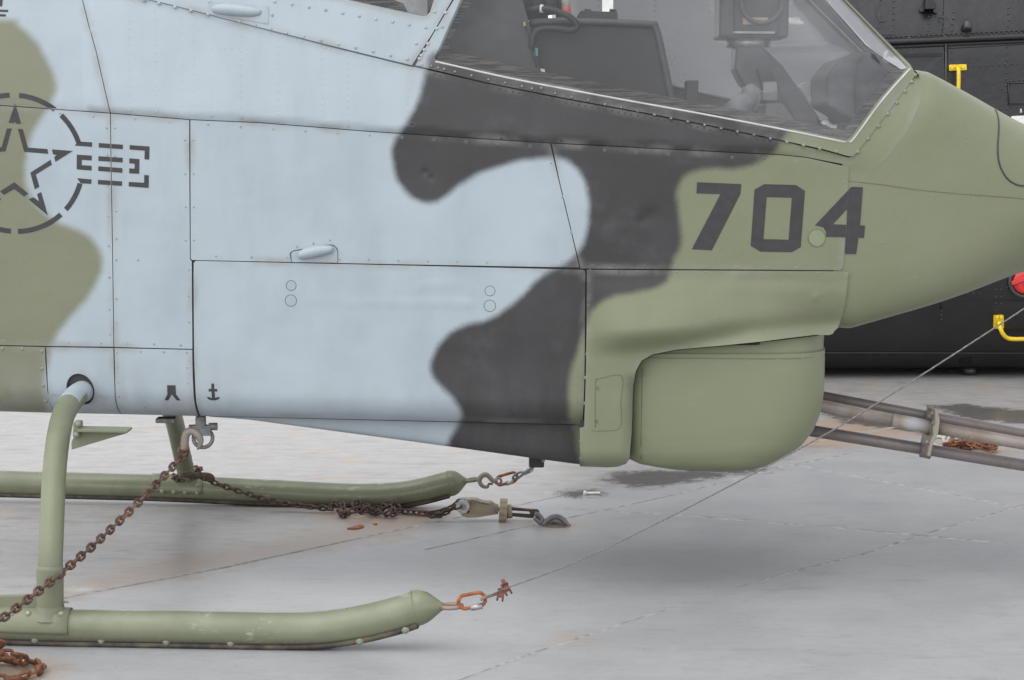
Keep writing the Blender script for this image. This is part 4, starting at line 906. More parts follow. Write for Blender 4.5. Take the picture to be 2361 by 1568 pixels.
# ---- gun barrels
GB = rust_mat('gun_barrel_steel', (.165, .137, .136, 1), (.20, .166, .16, 1), (.175, .147, .148, 1), 26, .38, .1)
GB2 = rust_mat('gun_barrel_worn', (.24, .195, .165, 1), (.34, .30, .26, 1), (.205, .17, .165, 1), 22, .45, .1)
GB3 = rust_mat('gun_barrel_paint', (.40, .43, .48, 1), (.45, .47, .50, 1), (.32, .22, .13, 1), 30, .6)
GY = YC0 - .03
def seg(name, a, b, r, mat, dY, ext0=.35, ext1=.35):
    A, B = ah(*a, GY + dY), ah(*b, GY + dY); d = (B - A).normalized(); return tube(name, [A - d * ext0, B + d * ext1], r, mat, heli, 20)
o_ = cr('O', (440,318),(2361,680)); seg('gun_barrel', o_[0], o_[1], .0155, GB, .03)
m1, m2, m3, m4 = cr('O', (430,412),(1110,545),(1455,608),(2361,770)); seg('gun_barrel', m1, m2, .0192, GB2, -.045, .35, 0); seg('barrel_sleeve', m2, m3, .0205, GB3, -.045, 0, 0)
seg('gun_barrel', m3, m4, .0185, GB2, -.045, 0, .35)
o_ = cr('O', (330,645),(2361,975)); seg('gun_barrel', o_[0], o_[1], .0178, GB, .012)
CLM = rust_mat('clamp_metal', (.30, .26, .20, 1), (.36, .32, .25, 1), (.20, .17, .14, 1), 25, .6)
prism_d('barrel_clamp', cr('O', (1515,445),(1545,448),(1565,560),(1548,680),(1500,780),(1475,895),(1440,890),(1470,745),(1500,690),(1490,615),(1515,590)), GY - .09, .13, CLM, heli, .004)
for (x, y) in cr('O', (1480,503),(1478,618),(1432,835)):
    a = ah(x - 12, y - 2, GY - .02); b = ah(x + 12, y + 3, GY - .02); tube('clamp_collar', [a, b], .0225, GB, heli, 16)
for (x, y) in cr('O', (1490,480),(1505,570),(1440,752)): tube('clamp_bolt', [ah(x - 4, y, GY - .075), ah(x + 5, y, GY - .075)], .008, GB2, heli, 6)
# gun body inside the turret opening keeps the barrels attached
tube('gun_body', [ah(1700, 900, GY), ah(1885, 940, GY)], .075, GB, heli, 20)

# ---- cockpit
prism_d('rear_cockpit_panel', [(700,-95),(1040,-95),(1000,70),(700,70)], 6.75, .03, simple('pale_grey_panel', (.30, .30, .305, 1), .6), heli)
c1 = heli
prism_d('cockpit_bulkhead', [(985,-90),(1195,-90),(1206,0),(1222,60),(1250,190),(1250,330),(985,330)], 6.18, .60, COCKG, c1, .004)
prism_d('seat_side_panel', rounded([(1214,50),(1320,48),(1502,54),(1520,66),(1552,250),(1552,330),(1240,330)], [4,0,8,8,0,0,0]), 6.22, .50, COCK, c1, .006)
tube('panel_edge', spline([ah(x, y, 6.215) for x, y in ((1220,52),(1320,50),(1490,56),(1512,66),(1530,140),(1552,250))], 6), .011, COCKG, c1, 10)
prism_d('headrest', rounded([(1335,30),(1340,24),(1424,28),(1424,52),(1325,50)], 3), 6.38, .20, COCKG, c1, .006)
for x in (1352, 1410): prism_d('headrest_knob', [(x-4,20),(x+12,22),(x+12,29),(x-4,27)], 6.4, .03, COCK, c1, .002)
tube('hose', spline([ah(x, y, Y) for (x, y), Y in zip(cr('C', (880,110),(930,80),(1000,68),(1080,75),(1150,95),(1230,130),(1285,180),(1290,220),(1240,240),(1150,228),(1040,225),(980,245),(945,300),(938,380)), [6.3, 6.2, 6.19, 6.18, 6.18, 6.17, 6.17, 6.17, 6.17, 6.17, 6.18, 6.18, 6.17, 6.17])], 6), .0095, RUBBER, c1, 10)
tube('hose_clip', [ah(*cr('C', (1002,68))[0], 6.19), ah(*cr('C', (1030,70))[0], 6.19)], .0125, WHITE, c1, 10)
for (x0, y0, x1, y1, r, Y, mt) in ((1205,-20,1208,30,.026,6.36,COCK),(1235,-25,1238,46,.034,6.42,COCKG),(1265,-10,1270,34,.02,6.34,COCK),(1290,-30,1292,40,.014,6.44,COCKG)):
    tube('gear_canister', [ah(x0, y0, Y), ah(x1, y1, Y)], r, mt, c1, 14)
tube('hose_fitting', [ah(1302, -25, 6.32), ah(1305, 18, 6.32)], .013, WHITE, c1, 12); tube('red_cap', [ah(1305, 16, 6.32), ah(1307, 36, 6.32), ah(1308, 40, 6.32)], [.0135, .0125, .008], simple('red_plastic', (.65, .10, .06, 1), .4), c1, 12)
wp = cr('C', (868,170),(905,250),(925,320),(940,400),(960,460),(975,530)); tube('wire', spline([ah(x, y, 6.165) for x, y in wp], 5), .003, RUBBER, c1, 6)
prism_d('connector', cr('C', (965,375),(985,378),(988,440),(972,442)), 6.155, .01, simple('teal_plastic', (.05, .35, .30, 1), .5), c1, .001)
prism_d('wire_tag', cr('C', (868,172),(888,172),(890,205),(875,207)), 6.155, .006, simple('tan_tag', (.5, .40, .22, 1), .6), c1, .0005)
prism_d('wire_tag', cr('C', (1005,540),(1040,545),(1044,570),(1015,570)), 6.15, .006, WHITE, c1, .0005)
prism_d('wire_connector', cr('C', (950,405),(985,405),(985,448),(955,448)), 6.158, .01, COCKG, c1, .001)
prism_d('side_console', [(1535,196),(1640,222),(1760,252),(1960,290),(1960,420),(1500,420)], 6.66, .14, COCKG, c1, .004)
tube('console_rail', [ah(1535, 194, 6.65), ah(1640, 219, 6.65), ah(1760, 249, 6.65)], .006, simple('rail_grey', (.2, .2, .2, 1), .5), c1, 8)
prism_d('bracket', cr('D', (92,690),(205,690),(195,900),(90,895)), 6.28, .05, COCK, c1, .004)
# sighting unit
prism_d('sight_pedestal', cr('D', (525,392),(745,392),(880,520),(925,560),(1240,1010),(1240,1200),(860,1200),(740,800),(590,740),(512,590)), 6.38, .14, COCKG, c1, .008)
prism_d('pedestal_brace', cr('D', (700,590),(820,600),(1060,1060),(1060,1200),(880,1200)), 6.36, .03, COCK, c1, .004)
cc = ah(*cr('D', (632,373))[0], 6.45); tube('pedestal_ring', [cc + Vector((0, 0, -.013)), cc + Vector((0, 0, .013))], .066, simple('ring_metal', (.45, .43, .40, 1), .35, .5), c1, 28)
prism_d('sight_mount', cr('D', (470,320),(805,320),(805,400),(470,395)), 6.40, .10, COCK, c1, .004)
prism_d('sight_box', cr('D', (388,-120),(985,-120),(975,325),(378,325)), 6.36, .20, COCKG, c1, .008)
prism_d('sight_face', cr('D', (505,-100),(900,-100),(893,295),(505,295)), 6.345, .03, COCK, c1, .006)
prism_d('data_plate', cr('D', (585,150),(802,150),(800,210),(583,210)), 6.34, .006, simple('copper_plate', (.42, .27, .20, 1), .45), c1, .001)
prism_d('sight_strip', cr('D', (500,268),(860,270),(858,290),(500,288)), 6.34, .006, simple('grey_strip', (.33, .33, .34, 1), .5), c1, .001)
c = ah(*cr('D', (745,20))[0], 6.335); tube('sight_lens_ring', [c + Vector((.060 * math.cos(a), 0, .060 * math.sin(a))) for a in [2 * math.pi * k / 28 for k in range(28)]], .007, COCKG, c1, 8, closed=True)
# grips
tube('control_grip', [ah(x, y, 6.24) for x, y in cr('D', (500,1000),(560,930),(640,850),(655,800),(620,760),(605,735))], [.042, .038, .034, .030, .024, .012], simple('grip_grey', (.16, .165, .17, 1), .45), c1, 14)
prism_d('grip_head', cr('D', (640,780),(720,790),(745,840),(730,890),(700,960),(650,950)), 6.22, .04, simple('grip_grey2', (.17, .175, .18, 1), .45), c1, .006)
prism_d('switch_box', cr('D', (748,780),(884,782),(880,872),(745,868)), 6.24, .08, simple('box_grey', (.15, .15, .155, 1), .45), c1, .004)
prism_d('switch_guard', cr('D', (757,702),(876,702),(876,780),(757,780)), 6.26, .012, GLASS2, c1, .001)
prism_d('control_pedestal', cr('D', (770,885),(920,885),(1060,1075),(1060,1250),(760,1250)), 6.24, .20, simple('pedestal_grey', (.11, .11, .115, 1), .5), c1, .006)
prism_d('instrument_shroud', cr('D', (1300,650),(1420,510),(1640,435),(1540,590),(1558,1060),(1300,905)), 6.34, .34, simple('shroud_grey', (.12, .12, .125, 1), .6), c1, .01)
prism_d('instrument_panel', cr('D', (1525,600),(1640,440),(1830,560),(1830,1040),(1560,1090)), 6.40, .26, simple('panel_grey', (.22, .22, .23, 1), .6), c1, .004)
prism_d('white_card', rounded(cr('D', (1055,742),(1100,708),(1310,708),(1310,900),(1210,955)), 3), 6.72, .012, simple('cream_card', (.80, .76, .69, 1), .7), c1, .001)
tube('floor_fitting', spline([ah(x, y, 6.26) for x, y in cr('D', (1265,1075),(1290,1060),(1330,1095),(1390,1105))], 5), .012, GALV, c1, 10)
mk('cockpit_floor', [at(980,430,SIDE+.02,YAW), at(1990,430,SIDE+.12,YAW), at(1990,430,SIDE+.8,YAW), at(980,430,SIDE+.9,YAW)], [(0,1,2,3)], COCK, c1)

# ================================================================== tie-down chains and cables
def link_mesh(name, L, W, r, mat, n1=16, n2=6):
    V = []; F = []; h = (L - W) / 2; R0 = W / 2 - r; path = []
    for k in range(n1):
        a = 2 * math.pi * k / n1; path.append(Vector((math.copysign(h, math.cos(a)) * (1 if abs(math.cos(a)) > .01 else 0) + R0 * math.cos(a), R0 * math.sin(a), 0)))
    tube_geo(path, r, n2, closed=True, V=V, F=F)
    me = bpy.data.meshes.new(name); me.from_pydata([tuple(v) for v in V], [], F); setm(me, mat); me.polygons.foreach_set('use_smooth', [True] * len(F)); me.update(); return me
RUSTO2 = rust_mat('heavy_orange_rust', (.10, .04, .02, 1), (.22, .085, .035, 1), (.16, .06, .03, 1), 40)
LK = link_mesh('chain_link', .040, .026, .0041, RUST); LKD = link_mesh('chain_link', .036, .0235, .0037, RUSTD); LKO = link_mesh('chain_link', .046, .030, .0048, RUSTO2)
LKS = link_mesh('chain_link', .038, .024, .0036, GALV)
def chain(parent, path, pitch, me, roll0=40, jit=0.0):
    P = [Vector(p) for p in path]; S = [0]
    for a, b in zip(P, P[1:]): S.append(S[-1] + (b - a).length)
    n = int(S[-1] / pitch); j = 0
    for i in range(n + 1):
        s = i * pitch
        while j < len(P) - 2 and S[j + 1] < s: j += 1
        t = min(1, (s - S[j]) / max(1e-6, S[j + 1] - S[j])); c = P[j].lerp(P[j + 1], t); d = (P[j + 1] - P[j]).normalized()
        q = d.to_track_quat('X', 'Z'); o = bpy.data.objects.new('chain_link', me); link(o, parent, c)
        o.rotation_mode = 'QUATERNION'; o.rotation_quaternion = q @ Matrix.Rotation(R(roll0 + 90 * (i % 2) + rng.uniform(-12, 12) + jit * rng.uniform(-40, 40)), 3, 'X').to_quaternion()
# chain from the belly ring to the deck in front of the skid
A0 = ah(428, 1032, SIDE + .09); a_end = gnd(-150, 1535)
ch = thing('tie_down_chain', 'rusty brown chain running from belly ring down across the near skid leg', 'chain', a_end)
p0, p1 = ah(427, 1046, SIDE + .085), ah(120, 1315, 5.365); d = (p1 - p0)
path = [p0 + d * t - Vector((0, 0, .03 * math.sin(math.pi * min(1, t / 1.5)))) for t in np.linspace(0, 1.62, 30)]
path = [Vector((p.x, p.y, max(p.z, .012))) for p in path]
chain(ch, path, .0275, LK, 35)
hk = spline([ah(x, y, SIDE + .088) for x, y in cr('J', (352,520),(362,455),(368,395),(385,345),(430,325),(480,345),(520,400),(528,445),(512,490),(497,518))], 5); n = len(hk)
tube('grab_hook', hk, [.0125 - .002 * k / n if k < n * .55 else .0115 * (1 - ((k / n - .55) / .45)) ** .7 + .0012 for k in range(n)], HOOKM, ch, 12)
c = ah(*cr('J', (348,540))[0], SIDE + .086); tube('hook_eye', [c + Vector((.013 * math.cos(a), .004 * math.cos(a), .018 * math.sin(a))) for a in [2 * math.pi * k / 18 for k in range(18)]], .0046, RUST, ch, 8, closed=True)
# chain that wraps the far leg and lies along the far skid
cb = thing('tie_down_chain', 'dark rusty chain wrapped round far skid leg and lying along the far skid', 'chain', gnd(800, 1188))
W0 = ah(431, 1096, FSK); wr = []
for k in range(26):
    a = 2 * math.pi * k / 25 + .6; wr.append(W0 + Vector((.048 * math.cos(a), .048 * math.sin(a), .004 + .012 * math.cos(a) + .010 * math.sin(2 * a))))
chain(cb, wr, .022, LKD, 20, .5)
wr2 = [p + Vector((-.004, 0, -.014)) for p in wr[:17]]; chain(cb, wr2, .022, LKD, 60, .6)
run = spline([ah(x, y, Y) for (x, y), Y in zip(cr('J', (560,810),(660,860),(800,910),(1000,975),(1200,1035),(1450,1085),(1700,1120),(1900,1135)), [7.44,7.44,7.435,7.43,7.42,7.41,7.40,7.40])], 6)
chain(cb, run, .0225, LKD, 55, .15)
tube('grab_hook', spline([ah(x, y, 7.43) for x, y in cr('J', (320,790),(400,785),(500,785),(600,790),(640,805),(650,830),(600,838))], 5), [.007 + .004 * math.sin(math.pi * k / 30) for k in range(31)], RUSTD, cb, 10)
def gp(k, *pts, z=.010): return [gnd(x, y, z) for x, y in cr(k, *pts)]
pile = gp('L', (60,500),(140,520),(180,560),(120,555),(200,565),(300,560),(420,550),(520,560),(600,560),(560,540),(480,520),(420,545),(340,520),(280,490),(250,520),(330,505),(420,520),(520,510),(600,500),(650,520))
pile = spline(pile, 4); pile = [p + Vector((0, 0, .010 * abs(math.sin(i * .9)) + (.012 if i % 17 < 6 else 0))) for i, p in enumerate(pile)]
chain(cb, pile, .022, LKD, 10, 1.0)
chain(cb, spline(gp('L', (640,525),(760,535),(880,545),(960,555),(1010,560), z=.012), 5), .0225, LKD, 30, .5)
tp = [gnd(*cr('L', (880,560))[0], .012), gnd(*cr('L', (980,570))[0], .012)]
tb0 = gnd(*cr('L', (1525,616))[0]); TYD = tb0.y
def tt(x, y, dY=0.0): return at(*cr('L', (x, y))[0], TYD + dY)
chain(cb, spline([tt(860, 545), tt(980, 530), tt(1060, 505), tt(1120, 470), tt(1150, 440), tt(1185, 435)], 5), .0225, LKD, 30, .4)
chain(cb, spline([tt(930, 560, -.01), tt(1010, 545, -.01), tt(1090, 505, -.01), tt(1150, 480, -.01)], 5), .0225, LKD, 70, .4)
# load binder
lb = thing('chain_tensioner', 'tan painted chain tensioner with ribbed collar lying on the deck', 'chain tensioner', gnd(*cr('L', (1340,600))[0]))
body = prism('tensioner_body', [tt(x, y) for x, y in ((1150,470),(1185,435),(1240,422),(1300,425),(1345,445),(1400,452),(1430,450),(1450,475),(1490,485),(1490,545),(1440,560),(1300,578),(1210,580),(1165,560),(1150,520))], .05, TAN, lb, .006)
prism('cheek_plate', [tt(x, y, -.004) for x, y in ((1165,540),(1220,552),(1300,545),(1330,552),(1480,540),(1490,550),(1300,582),(1215,583),(1175,568))], .01, TAN, lb, .002)
cpin = tt(1183, 483); tube('pin', [cpin + Vector((0, -.012, 0)), cpin + Vector((0, .062, 0))], .0235, GALV, lb, 20); tube('pin_bore', [cpin + Vector((0, -.0135, 0)), cpin + Vector((0, -.010, 0))], .011, STEEL, lb, 14)
for (x, y) in ((1270,447),(1228,527),(1475,515)): 
    q = tt(x, y); tube('bolt', [q + Vector((0, -.006, 0)), q + Vector((0, .02, 0))], .009 if y != 527 else .005, STEEL if y != 527 else BLACK, lb, 10)
prism('latch', [tt(x, y, -.002) for x, y in ((1300,440),(1420,462),(1415,478),(1300,455))], .04, STEEL, lb, .002); prism('latch', [tt(x, y, .01) for x, y in ((1420,450),(1440,452),(1460,480),(1440,490))], .02, TAN, lb, .002)
ca, cb2 = tt(1496, 528, .025), tt(1562, 532, .025); rr, nn = .046, 24; V, F = [], []; ax = (cb2 - ca).normalized(); n1, n2 = frame(ax)
for i, t in enumerate((0, .08, .92, 1)):
    for k in range(nn * 2):
        a = math.pi * k / nn; r_ = rr * (1 if k % 4 < 2 else .94) * (.93 if i in (0, 3) else 1); V.append(ca.lerp(cb2, t) + n1 * math.cos(a) * r_ + n2 * math.sin(a) * r_)
m_ = nn * 2
for i in range(3):
    for k in range(m_): F.append((i * m_ + k, i * m_ + (k + 1) % m_, (i + 1) * m_ + (k + 1) % m_, (i + 1) * m_ + k))
F += [tuple(range(m_)), tuple(range(3 * m_, 4 * m_))]
orient(mk('ribbed_collar', V, F, TAN, lb, smooth=False))
tube('collar_nut', [tt(1555, 530, .025), tt(1605, 525, .025)], .024, TAN, lb, 14)
prism('fork_arm', [tt(x, y, .012) for x, y in ((1560,497),(1610,497),(1760,512),(1830,515),(1845,540),(1835,560),(1770,580),(1760,548),(1755,530),(1600,520))], .022, RUSTD, lb, .003)
prism('fork_arm', [tt(x, y, .012) for x, y in ((1565,545),(1760,558),(1795,570),(1790,588),(1565,568))], .022, RUSTD, lb, .002)
# deck anchor
da = thing('deck_tie_down', 'rusty bent steel anchor loop set in the deck beside the tensioner', 'deck anchor', gnd(*cr('L', (1990,645))[0]))
AY = gnd(*cr('L', (1990,650))[0]).y
def ta(x, y, dY=0.0): return at(*cr('L', (x, y))[0], AY + dY)
ANC = rust_mat('worn_anchor_steel', (.17, .165, .165, 1), (.22, .21, .21, 1), (.22, .11, .055, 1), 22, .45, .4)
tube('shackle', spline([ta(1800, 548), ta(1835, 560), ta(1860, 590), ta(1855, 625), ta(1830, 610), ta(1800, 580)], 5), .0085, ANC, da, 10)
tube('anchor_loop', spline([ta(1870, 645), ta(1900, 610), ta(1950, 578), ta(2000, 575), ta(2045, 600), ta(2070, 632), ta(2085, 655)], 6), [.010] * 37, ANC, da, 12)
tube('anchor_loop', spline([ta(1850, 635, .03), ta(1900, 630, .03), ta(1960, 615, .03), ta(2020, 628, .03), ta(2060, 650, .03)], 6), .0085, ANC, da, 12)
g0 = gnd(*cr('L', (1990,648))[0]); V, F = [], []
for r_, z_ in ((.05, .0008), (.042, .0025), (.036, .0005)):
    for k in range(28): a = 2 * math.pi * k / 28; V.append(g0 + Vector((r_ * math.cos(a), r_ * math.sin(a), z_)))
for i in range(2):
    for k in range(28): F.append((i * 28 + k, i * 28 + (k + 1) % 28, (i + 1) * 28 + (k + 1) % 28, (i + 1) * 28 + k))
F.append(tuple(56 + k for k in range(28)))
orient(mk('anchor_plate', V, F, rust_mat('anchor_plate_rust', (.15, .105, .075, 1), (.22, .17, .13, 1), (.18, .10, .055, 1), 20), da))
# mooring wire from the near skid
wr_ = thing('wire_rope', 'long grey wire rope stretched from near skid eye past the gun turret', 'wire rope', ah(1111, 1381, NSK))
wpts = [(1109,1382,5.40),(1166,1357,5.39),(1326,1297,5.36),(1500,1214,5.33),(1680,1122,5.29),(1839,1037,5.26),(2000,944,5.22),(2361,712,5.14),(2560,577,5.10)]
WP = spline([at(x, y, Y) for x, y, Y in wpts], 40); 
for s_ in range(3):        # three laid strands
    Q = []; acc = 0
    for i, p in enumerate(WP):
        t = (WP[min(i + 1, len(WP) - 1)] - WP[max(i - 1, 0)]).normalized(); n1, n2 = frame(t); acc = i * .9
        Q.append(p + (n1 * math.cos(acc + s_ * 2.094) + n2 * math.sin(acc + s_ * 2.094)) * .0010)
    tube('strand', Q, .0012, ROPE, wr_, 5)
tube('rusty_end', spline([at(x, y, 5.40) for x, y in cr('M', (1470,352),(1500,335),(1560,315),(1640,290),(1700,265))], 5), .0042, simple('rusty_rope_end', (.22, .15, .10, 1), .7), wr_, 8)
for (x, y, nm) in [(*cr('M', (1662,292))[0], 0), (*cr('M', (1712,238))[0], 1)]:
    c = at(x, y, 5.40); V, F = [], []
    rot = Matrix.Rotation(R(-25 if nm else 10), 4, 'Y'); box_geo(Matrix.Translation(c) @ rot, .014, .014, .021, V, F); cl = mk('rope_clip', V, F, RUSTR, wr_, smooth=False); bevel(cl, .003)
    for sx in (-1, 1):
        a = c + rot.to_3x3() @ Vector((sx * .006, -.004, .009)); b = c + rot.to_3x3() @ Vector((sx * .007, -.005, -.019)); tube('clip_bolt', [a, b], .0026, RUSTR, wr_, 8)
    tube('clip_bow', [c + rot.to_3x3() @ Vector((.009 * math.cos(t), -.008, .009 + .006 * math.sin(t))) for t in np.linspace(0, math.pi, 9)], .0027, RUSTR, wr_, 8)
    tube('clip_nut', [c + rot.to_3x3() @ Vector((0, 0, .010)), c + rot.to_3x3() @ Vector((0, 0, .024 if nm else .015))], .005, RUSTR, wr_, 6)
def quick_link(label, c, ax, L, W, r, mat, up, nut=True):
    ax = ax.normalized(); up = (up - ax * up.dot(ax)).normalized(); q = thing('quick_link', label, 'quick link', c); P = []
    for k in range(28):
        a = 2 * math.pi * k / 28; P.append(c + ax * ((L - W) / 2 * (1 if math.cos(a) > .01 else -1 if math.cos(a) < -.01 else 0) + W / 2 * math.cos(a)) + up * (W / 2 * math.sin(a)))
    tube('bow', P, r, mat, q, 10, closed=True)
    if nut: tube('sleeve_nut', [c - up * W / 2 - ax * .012 + ax * .006, c - up * W / 2 + ax * .024], r * 1.75, GALV, q, 6)
    return q
QA, QB = at(*cr('M', (1275,395))[0], 5.405), at(*cr('M', (1500,355))[0], 5.405)
quick_link('orange rusty quick link joining near skid eye to the wire rope', (QA + QB) / 2 + Vector((0, 0, .004)), QB - QA, .070, .036, .0048, RUSTO, Vector((0, 0, 1)))
# lashing at the far skid
fl_ = thing('safety_hook', 'rusty snap hook hanging in the eye of the far skid', 'hook', ah(1095, 1110, FSK))
FY = 7.45
def tf(x, y, dY=0.0): return at(*cr('L', (x, y))[0], FY + dY)
hk = spline([tf(1480, 262), tf(1440, 262), tf(1405, 225), tf(1370, 212), tf(1335, 235), tf(1328, 275), tf(1355, 312), tf(1395, 318), tf(1400, 300)], 6)
tube('hook_body', hk, [.0085] * 14 + [.0095] * 12 + list(np.linspace(.009, .004, len(hk) - 26)), HOOKM, fl_, 10)
c = tf(1487, 268); tube('hook_eye', [c + Vector((.011 * math.cos(a), .003, .011 * math.sin(a))) for a in [2 * math.pi * k / 16 for k in range(16)]], .0045, HOOKM, fl_, 8, closed=True)
tube('hook_latch', spline([tf(1440, 295), tf(1410, 290), tf(1395, 312), tf(1360, 318)], 4), .004, RUSTO, fl_, 8)
quick_link('rusty quick link between snap hook and belly cable near the far skid', (tf(1495, 265) + tf(1625, 230)) / 2, tf(1625, 230, -.02) - tf(1495, 268), .082, .032, .0052, RUSTO, Vector((0, .2, 1)))
bc = thing('belly_cable', 'short grey looped cable with pale crimp running up under the fuselage', 'cable', tf(1700, 190))
e0, e1, e2 = tf(1625, 232, -.03), tf(1715, 192, -.08), ah(1242, 1069, YC0)
tube('cable', [e1, e1.lerp(e2, .5), e2, e2 + (e2 - e1) * .3], .0048, STEEL, bc, 8)
tube('crimp', [tf(1710, 193, -.075), tf(1770, 165, -.12)], .0105, GALV, bc, 10)
tube('loop', spline([e1, tf(1680, 190, -.06), tf(1635, 210, -.04), tf(1612, 240, -.03), tf(1640, 250, -.03), tf(1680, 225, -.06), e1], 5), .0045, STEEL, bc, 8)
# chain heaps
def heap(label, c, rx, ry, n, me, h):
    t = thing('chain_heap', label, 'chain', c)
    P = []; a = 0
    for k in range(n):
        a += rng.uniform(.5, 1.1); q = rng.uniform(.15, 1) ; P.append(c + Vector((rx * q * math.cos(a), ry * q * math.sin(a), .010 + h * (1.1 - q) * rng.random())))
    chain(t, spline(P, 5), .033, me, 0, 1.0); return t
hc = gnd(-8, 1560); heap('orange rusty chain heaped on the deck at the lower left corner', Vector((hc.x - .02, hc.y + .02, 0)), .135, .12, 22, LKO, .12)
fh = gnd(2245, 1040); hp_ = heap('rusty chain heaped beyond the gun barrels', Vector((fh.x, fh.y, 0)), .15, .10, 20, LKO, .06)
t2 = thing('chain_tensioner', 'pale chain tensioner behind the gun barrels beside the rusty heap', 'chain tensioner', gnd(2210, 1030))
g2 = gnd(2212, 1030); prism('tensioner_body', [g2 + Vector((x, .02, z)) for x, z in ((-.05,.012),(-.03,.05),(.06,.062),(.16,.055),(.20,.04),(.20,.012),(.08,.004))], .05, simple('cream_metal', (.48, .45, .38, 1), .6), t2, .006)
tube('eye_ring', [g2 + Vector((-.085 + .03 * math.cos(a), .03 * math.sin(a), .02 + .018 * math.sin(a))) for a in [2 * math.pi * k / 20 for k in range(20)]], .008, simple('cream_ring', (.5, .46, .38, 1), .6), t2, 8, closed=True)
tube('eye_ring', [g2 + Vector((-.04 + .028 * math.cos(a), .01 * math.sin(a), .03 + .022 * math.sin(a))) for a in [2 * math.pi * k / 20 for k in range(20)]], .008, simple('cream_ring2', (.5, .46, .38, 1), .6), t2, 8, closed=True)
tube('rusty_band', [g2 + Vector((.01, .02 + .03 * math.cos(a), .034 + .036 * math.sin(a))) for a in [2 * math.pi * k / 20 for k in range(20)]], .006, RUSTO, t2, 8, closed=True)
# small things on the deck
wb = gnd(1362, 1141); t = tube('loose_bolt', [wb + Vector((-.02, 0, .006)), wb + Vector((.035, .006, .006))], .0052, WHITE, None, 10); tag(t, 'small white bolt lying on the wet patch of deck', 'bolt')
hd = tube('bolt_head', [wb + Vector((-.026, -.001, .007)), wb + Vector((-.018, 0, .007))], .0095, WHITE, t, 6)
def flake(label, pts):
    P = [gnd(*p, .0006) for p in pts]; n = len(P); V = P + [p + Vector((0, 0, .0035)) for p in P]; F = [tuple(range(n, 2 * n))] + [(i, (i + 1) % n, (i + 1) % n + n, i + n) for i in range(n)]
    o = orient(mk('rust_flake', V, F, RUSTO, None, smooth=False)); tag(o, label, 'rust flake', 'rust flakes on the deck')
flake('largest orange rust flake lying below the heaped chain', cr('L', (190,678),(240,665),(300,650),(335,655),(325,668),(285,680),(220,683)))
flake('smaller of two rust flakes below the heaped chain', cr('L', (410,638),(435,634),(450,640),(430,643)))

# ================================================================== black helicopter behind
BH = thing('black_helicopter', 'black riveted helicopter with yellow handles parked behind the camouflaged one', 'helicopter', (2.0, 12.4, 0))
BY = 11.3
def bk_mat():
    m = NT('black_gloss_paint'); p = m.pos(); n = m.noise(p, 5, 5, .6); s = m.noise(p, 60, 4, .65)
    c = m.mix(m.ramp(n, .3, .7), (.007, .007, .0085, 1), (.012, .012, .014, 1)); c = m.mix(m.math('MULTIPLY', m.ramp(s, .64, .75), .5), c, (.06, .06, .065, 1))
    return m.pbr(col=c, rough=.36, nor=m.bump(m.noise(p, 9, 3), .25, .02), spec=.6)
BK = bk_mat(); BKD = simple('black_seam', (.008, .008, .009, 1), .6)
BKR = simple('black_rivet_paint', (.035, .035, .039, 1), .4, 0, .1, 40, .02, .6)
BOFF = [(.02, .60), (.035, .42), (.06, .30), (.12, .225), (.20, .16), (.35, .085), (.55, .035), (.80, .008), (1.1, 0), (1.80, 0), (1.86, .01), (1.95, .055), (2.05, .105), (2.25, .22), (2.45, .37), (2.62, .52), (2.74, .8), (2.8, 1.15)]
zz = np.array([p[0] for p in BOFF]); oo = np.array([p[1] for p in BOFF])
def b_off(z): return np.interp(z, zz, oo)
BB = .04
zs_ = np.concatenate([[.02, .025, .035, .045, .06, .08, .10, .13, .17], np.arange(.2, 2.8, .05), [2.8]])
# smooth the profile
dens = np.interp(zs_, zz, oo); 
for _ in range(2): dens[1:-1] = (dens[:-2] + 2 * dens[1:-1] + dens[2:]) / 4
def b_y(X, z): return BY + BB * X + float(np.interp(z, zs_, dens))
rows = []; WB = 1.15
for X in np.linspace(.25, 5.5, 50):
    e = 1.0; nr = [Vector((X, b_y(X, z), z)) for z in zs_]; cY = BY + BB * X + WB
    rows.append(nr + [Vector((X, 2 * cY - p.y, p.z)) for p in nr[::-1]] + [nr[0].copy()])
V, F = loft(rows); m_ = len(rows[0]); F.append(tuple(range(m_ - 1))); F.append(tuple(range((len(rows) - 1) * m_, len(rows) * m_ - 1)))
hull = orient(mk('hull', V, F, BK, BH))
def bat(x, y, off=0.0):
    """photo point on the black hull"""
    Y = BY
    for _ in range(6):
        p = at(x, y, Y, BB); Y = BY + float(np.interp(p.z, zs_, dens))
    p = at(x, y, Y, BB); return Vector((p.x, p.y - off, p.z))
def bpanel(name, poly, off, mat=None, thick=.006):
    P = resample(poly, 6); out = [bat(x, y, off) for x, y in P]; n = len(out); V = out + [p + Vector((0, thick + off, 0)) for p in out]; c = bat(sum(p[0] for p in poly) / len(poly), sum(p[1] for p in poly) / len(poly), off)
    V.append(c); F = [(i, (i + 1) % n, 2 * n) for i in range(n)] + [(i, i + n, (i + 1) % n + n, (i + 1) % n) for i in range(n)]
    return orient(mk(name, V, F, mat or BK, BH, smooth=False))
def brail(name, pts, r, mat=None, off=0.0, flat=1.0): return tube(name, [bat(x, y, off) for x, y in pts], r, mat or BK, BH, 8, flat=flat)
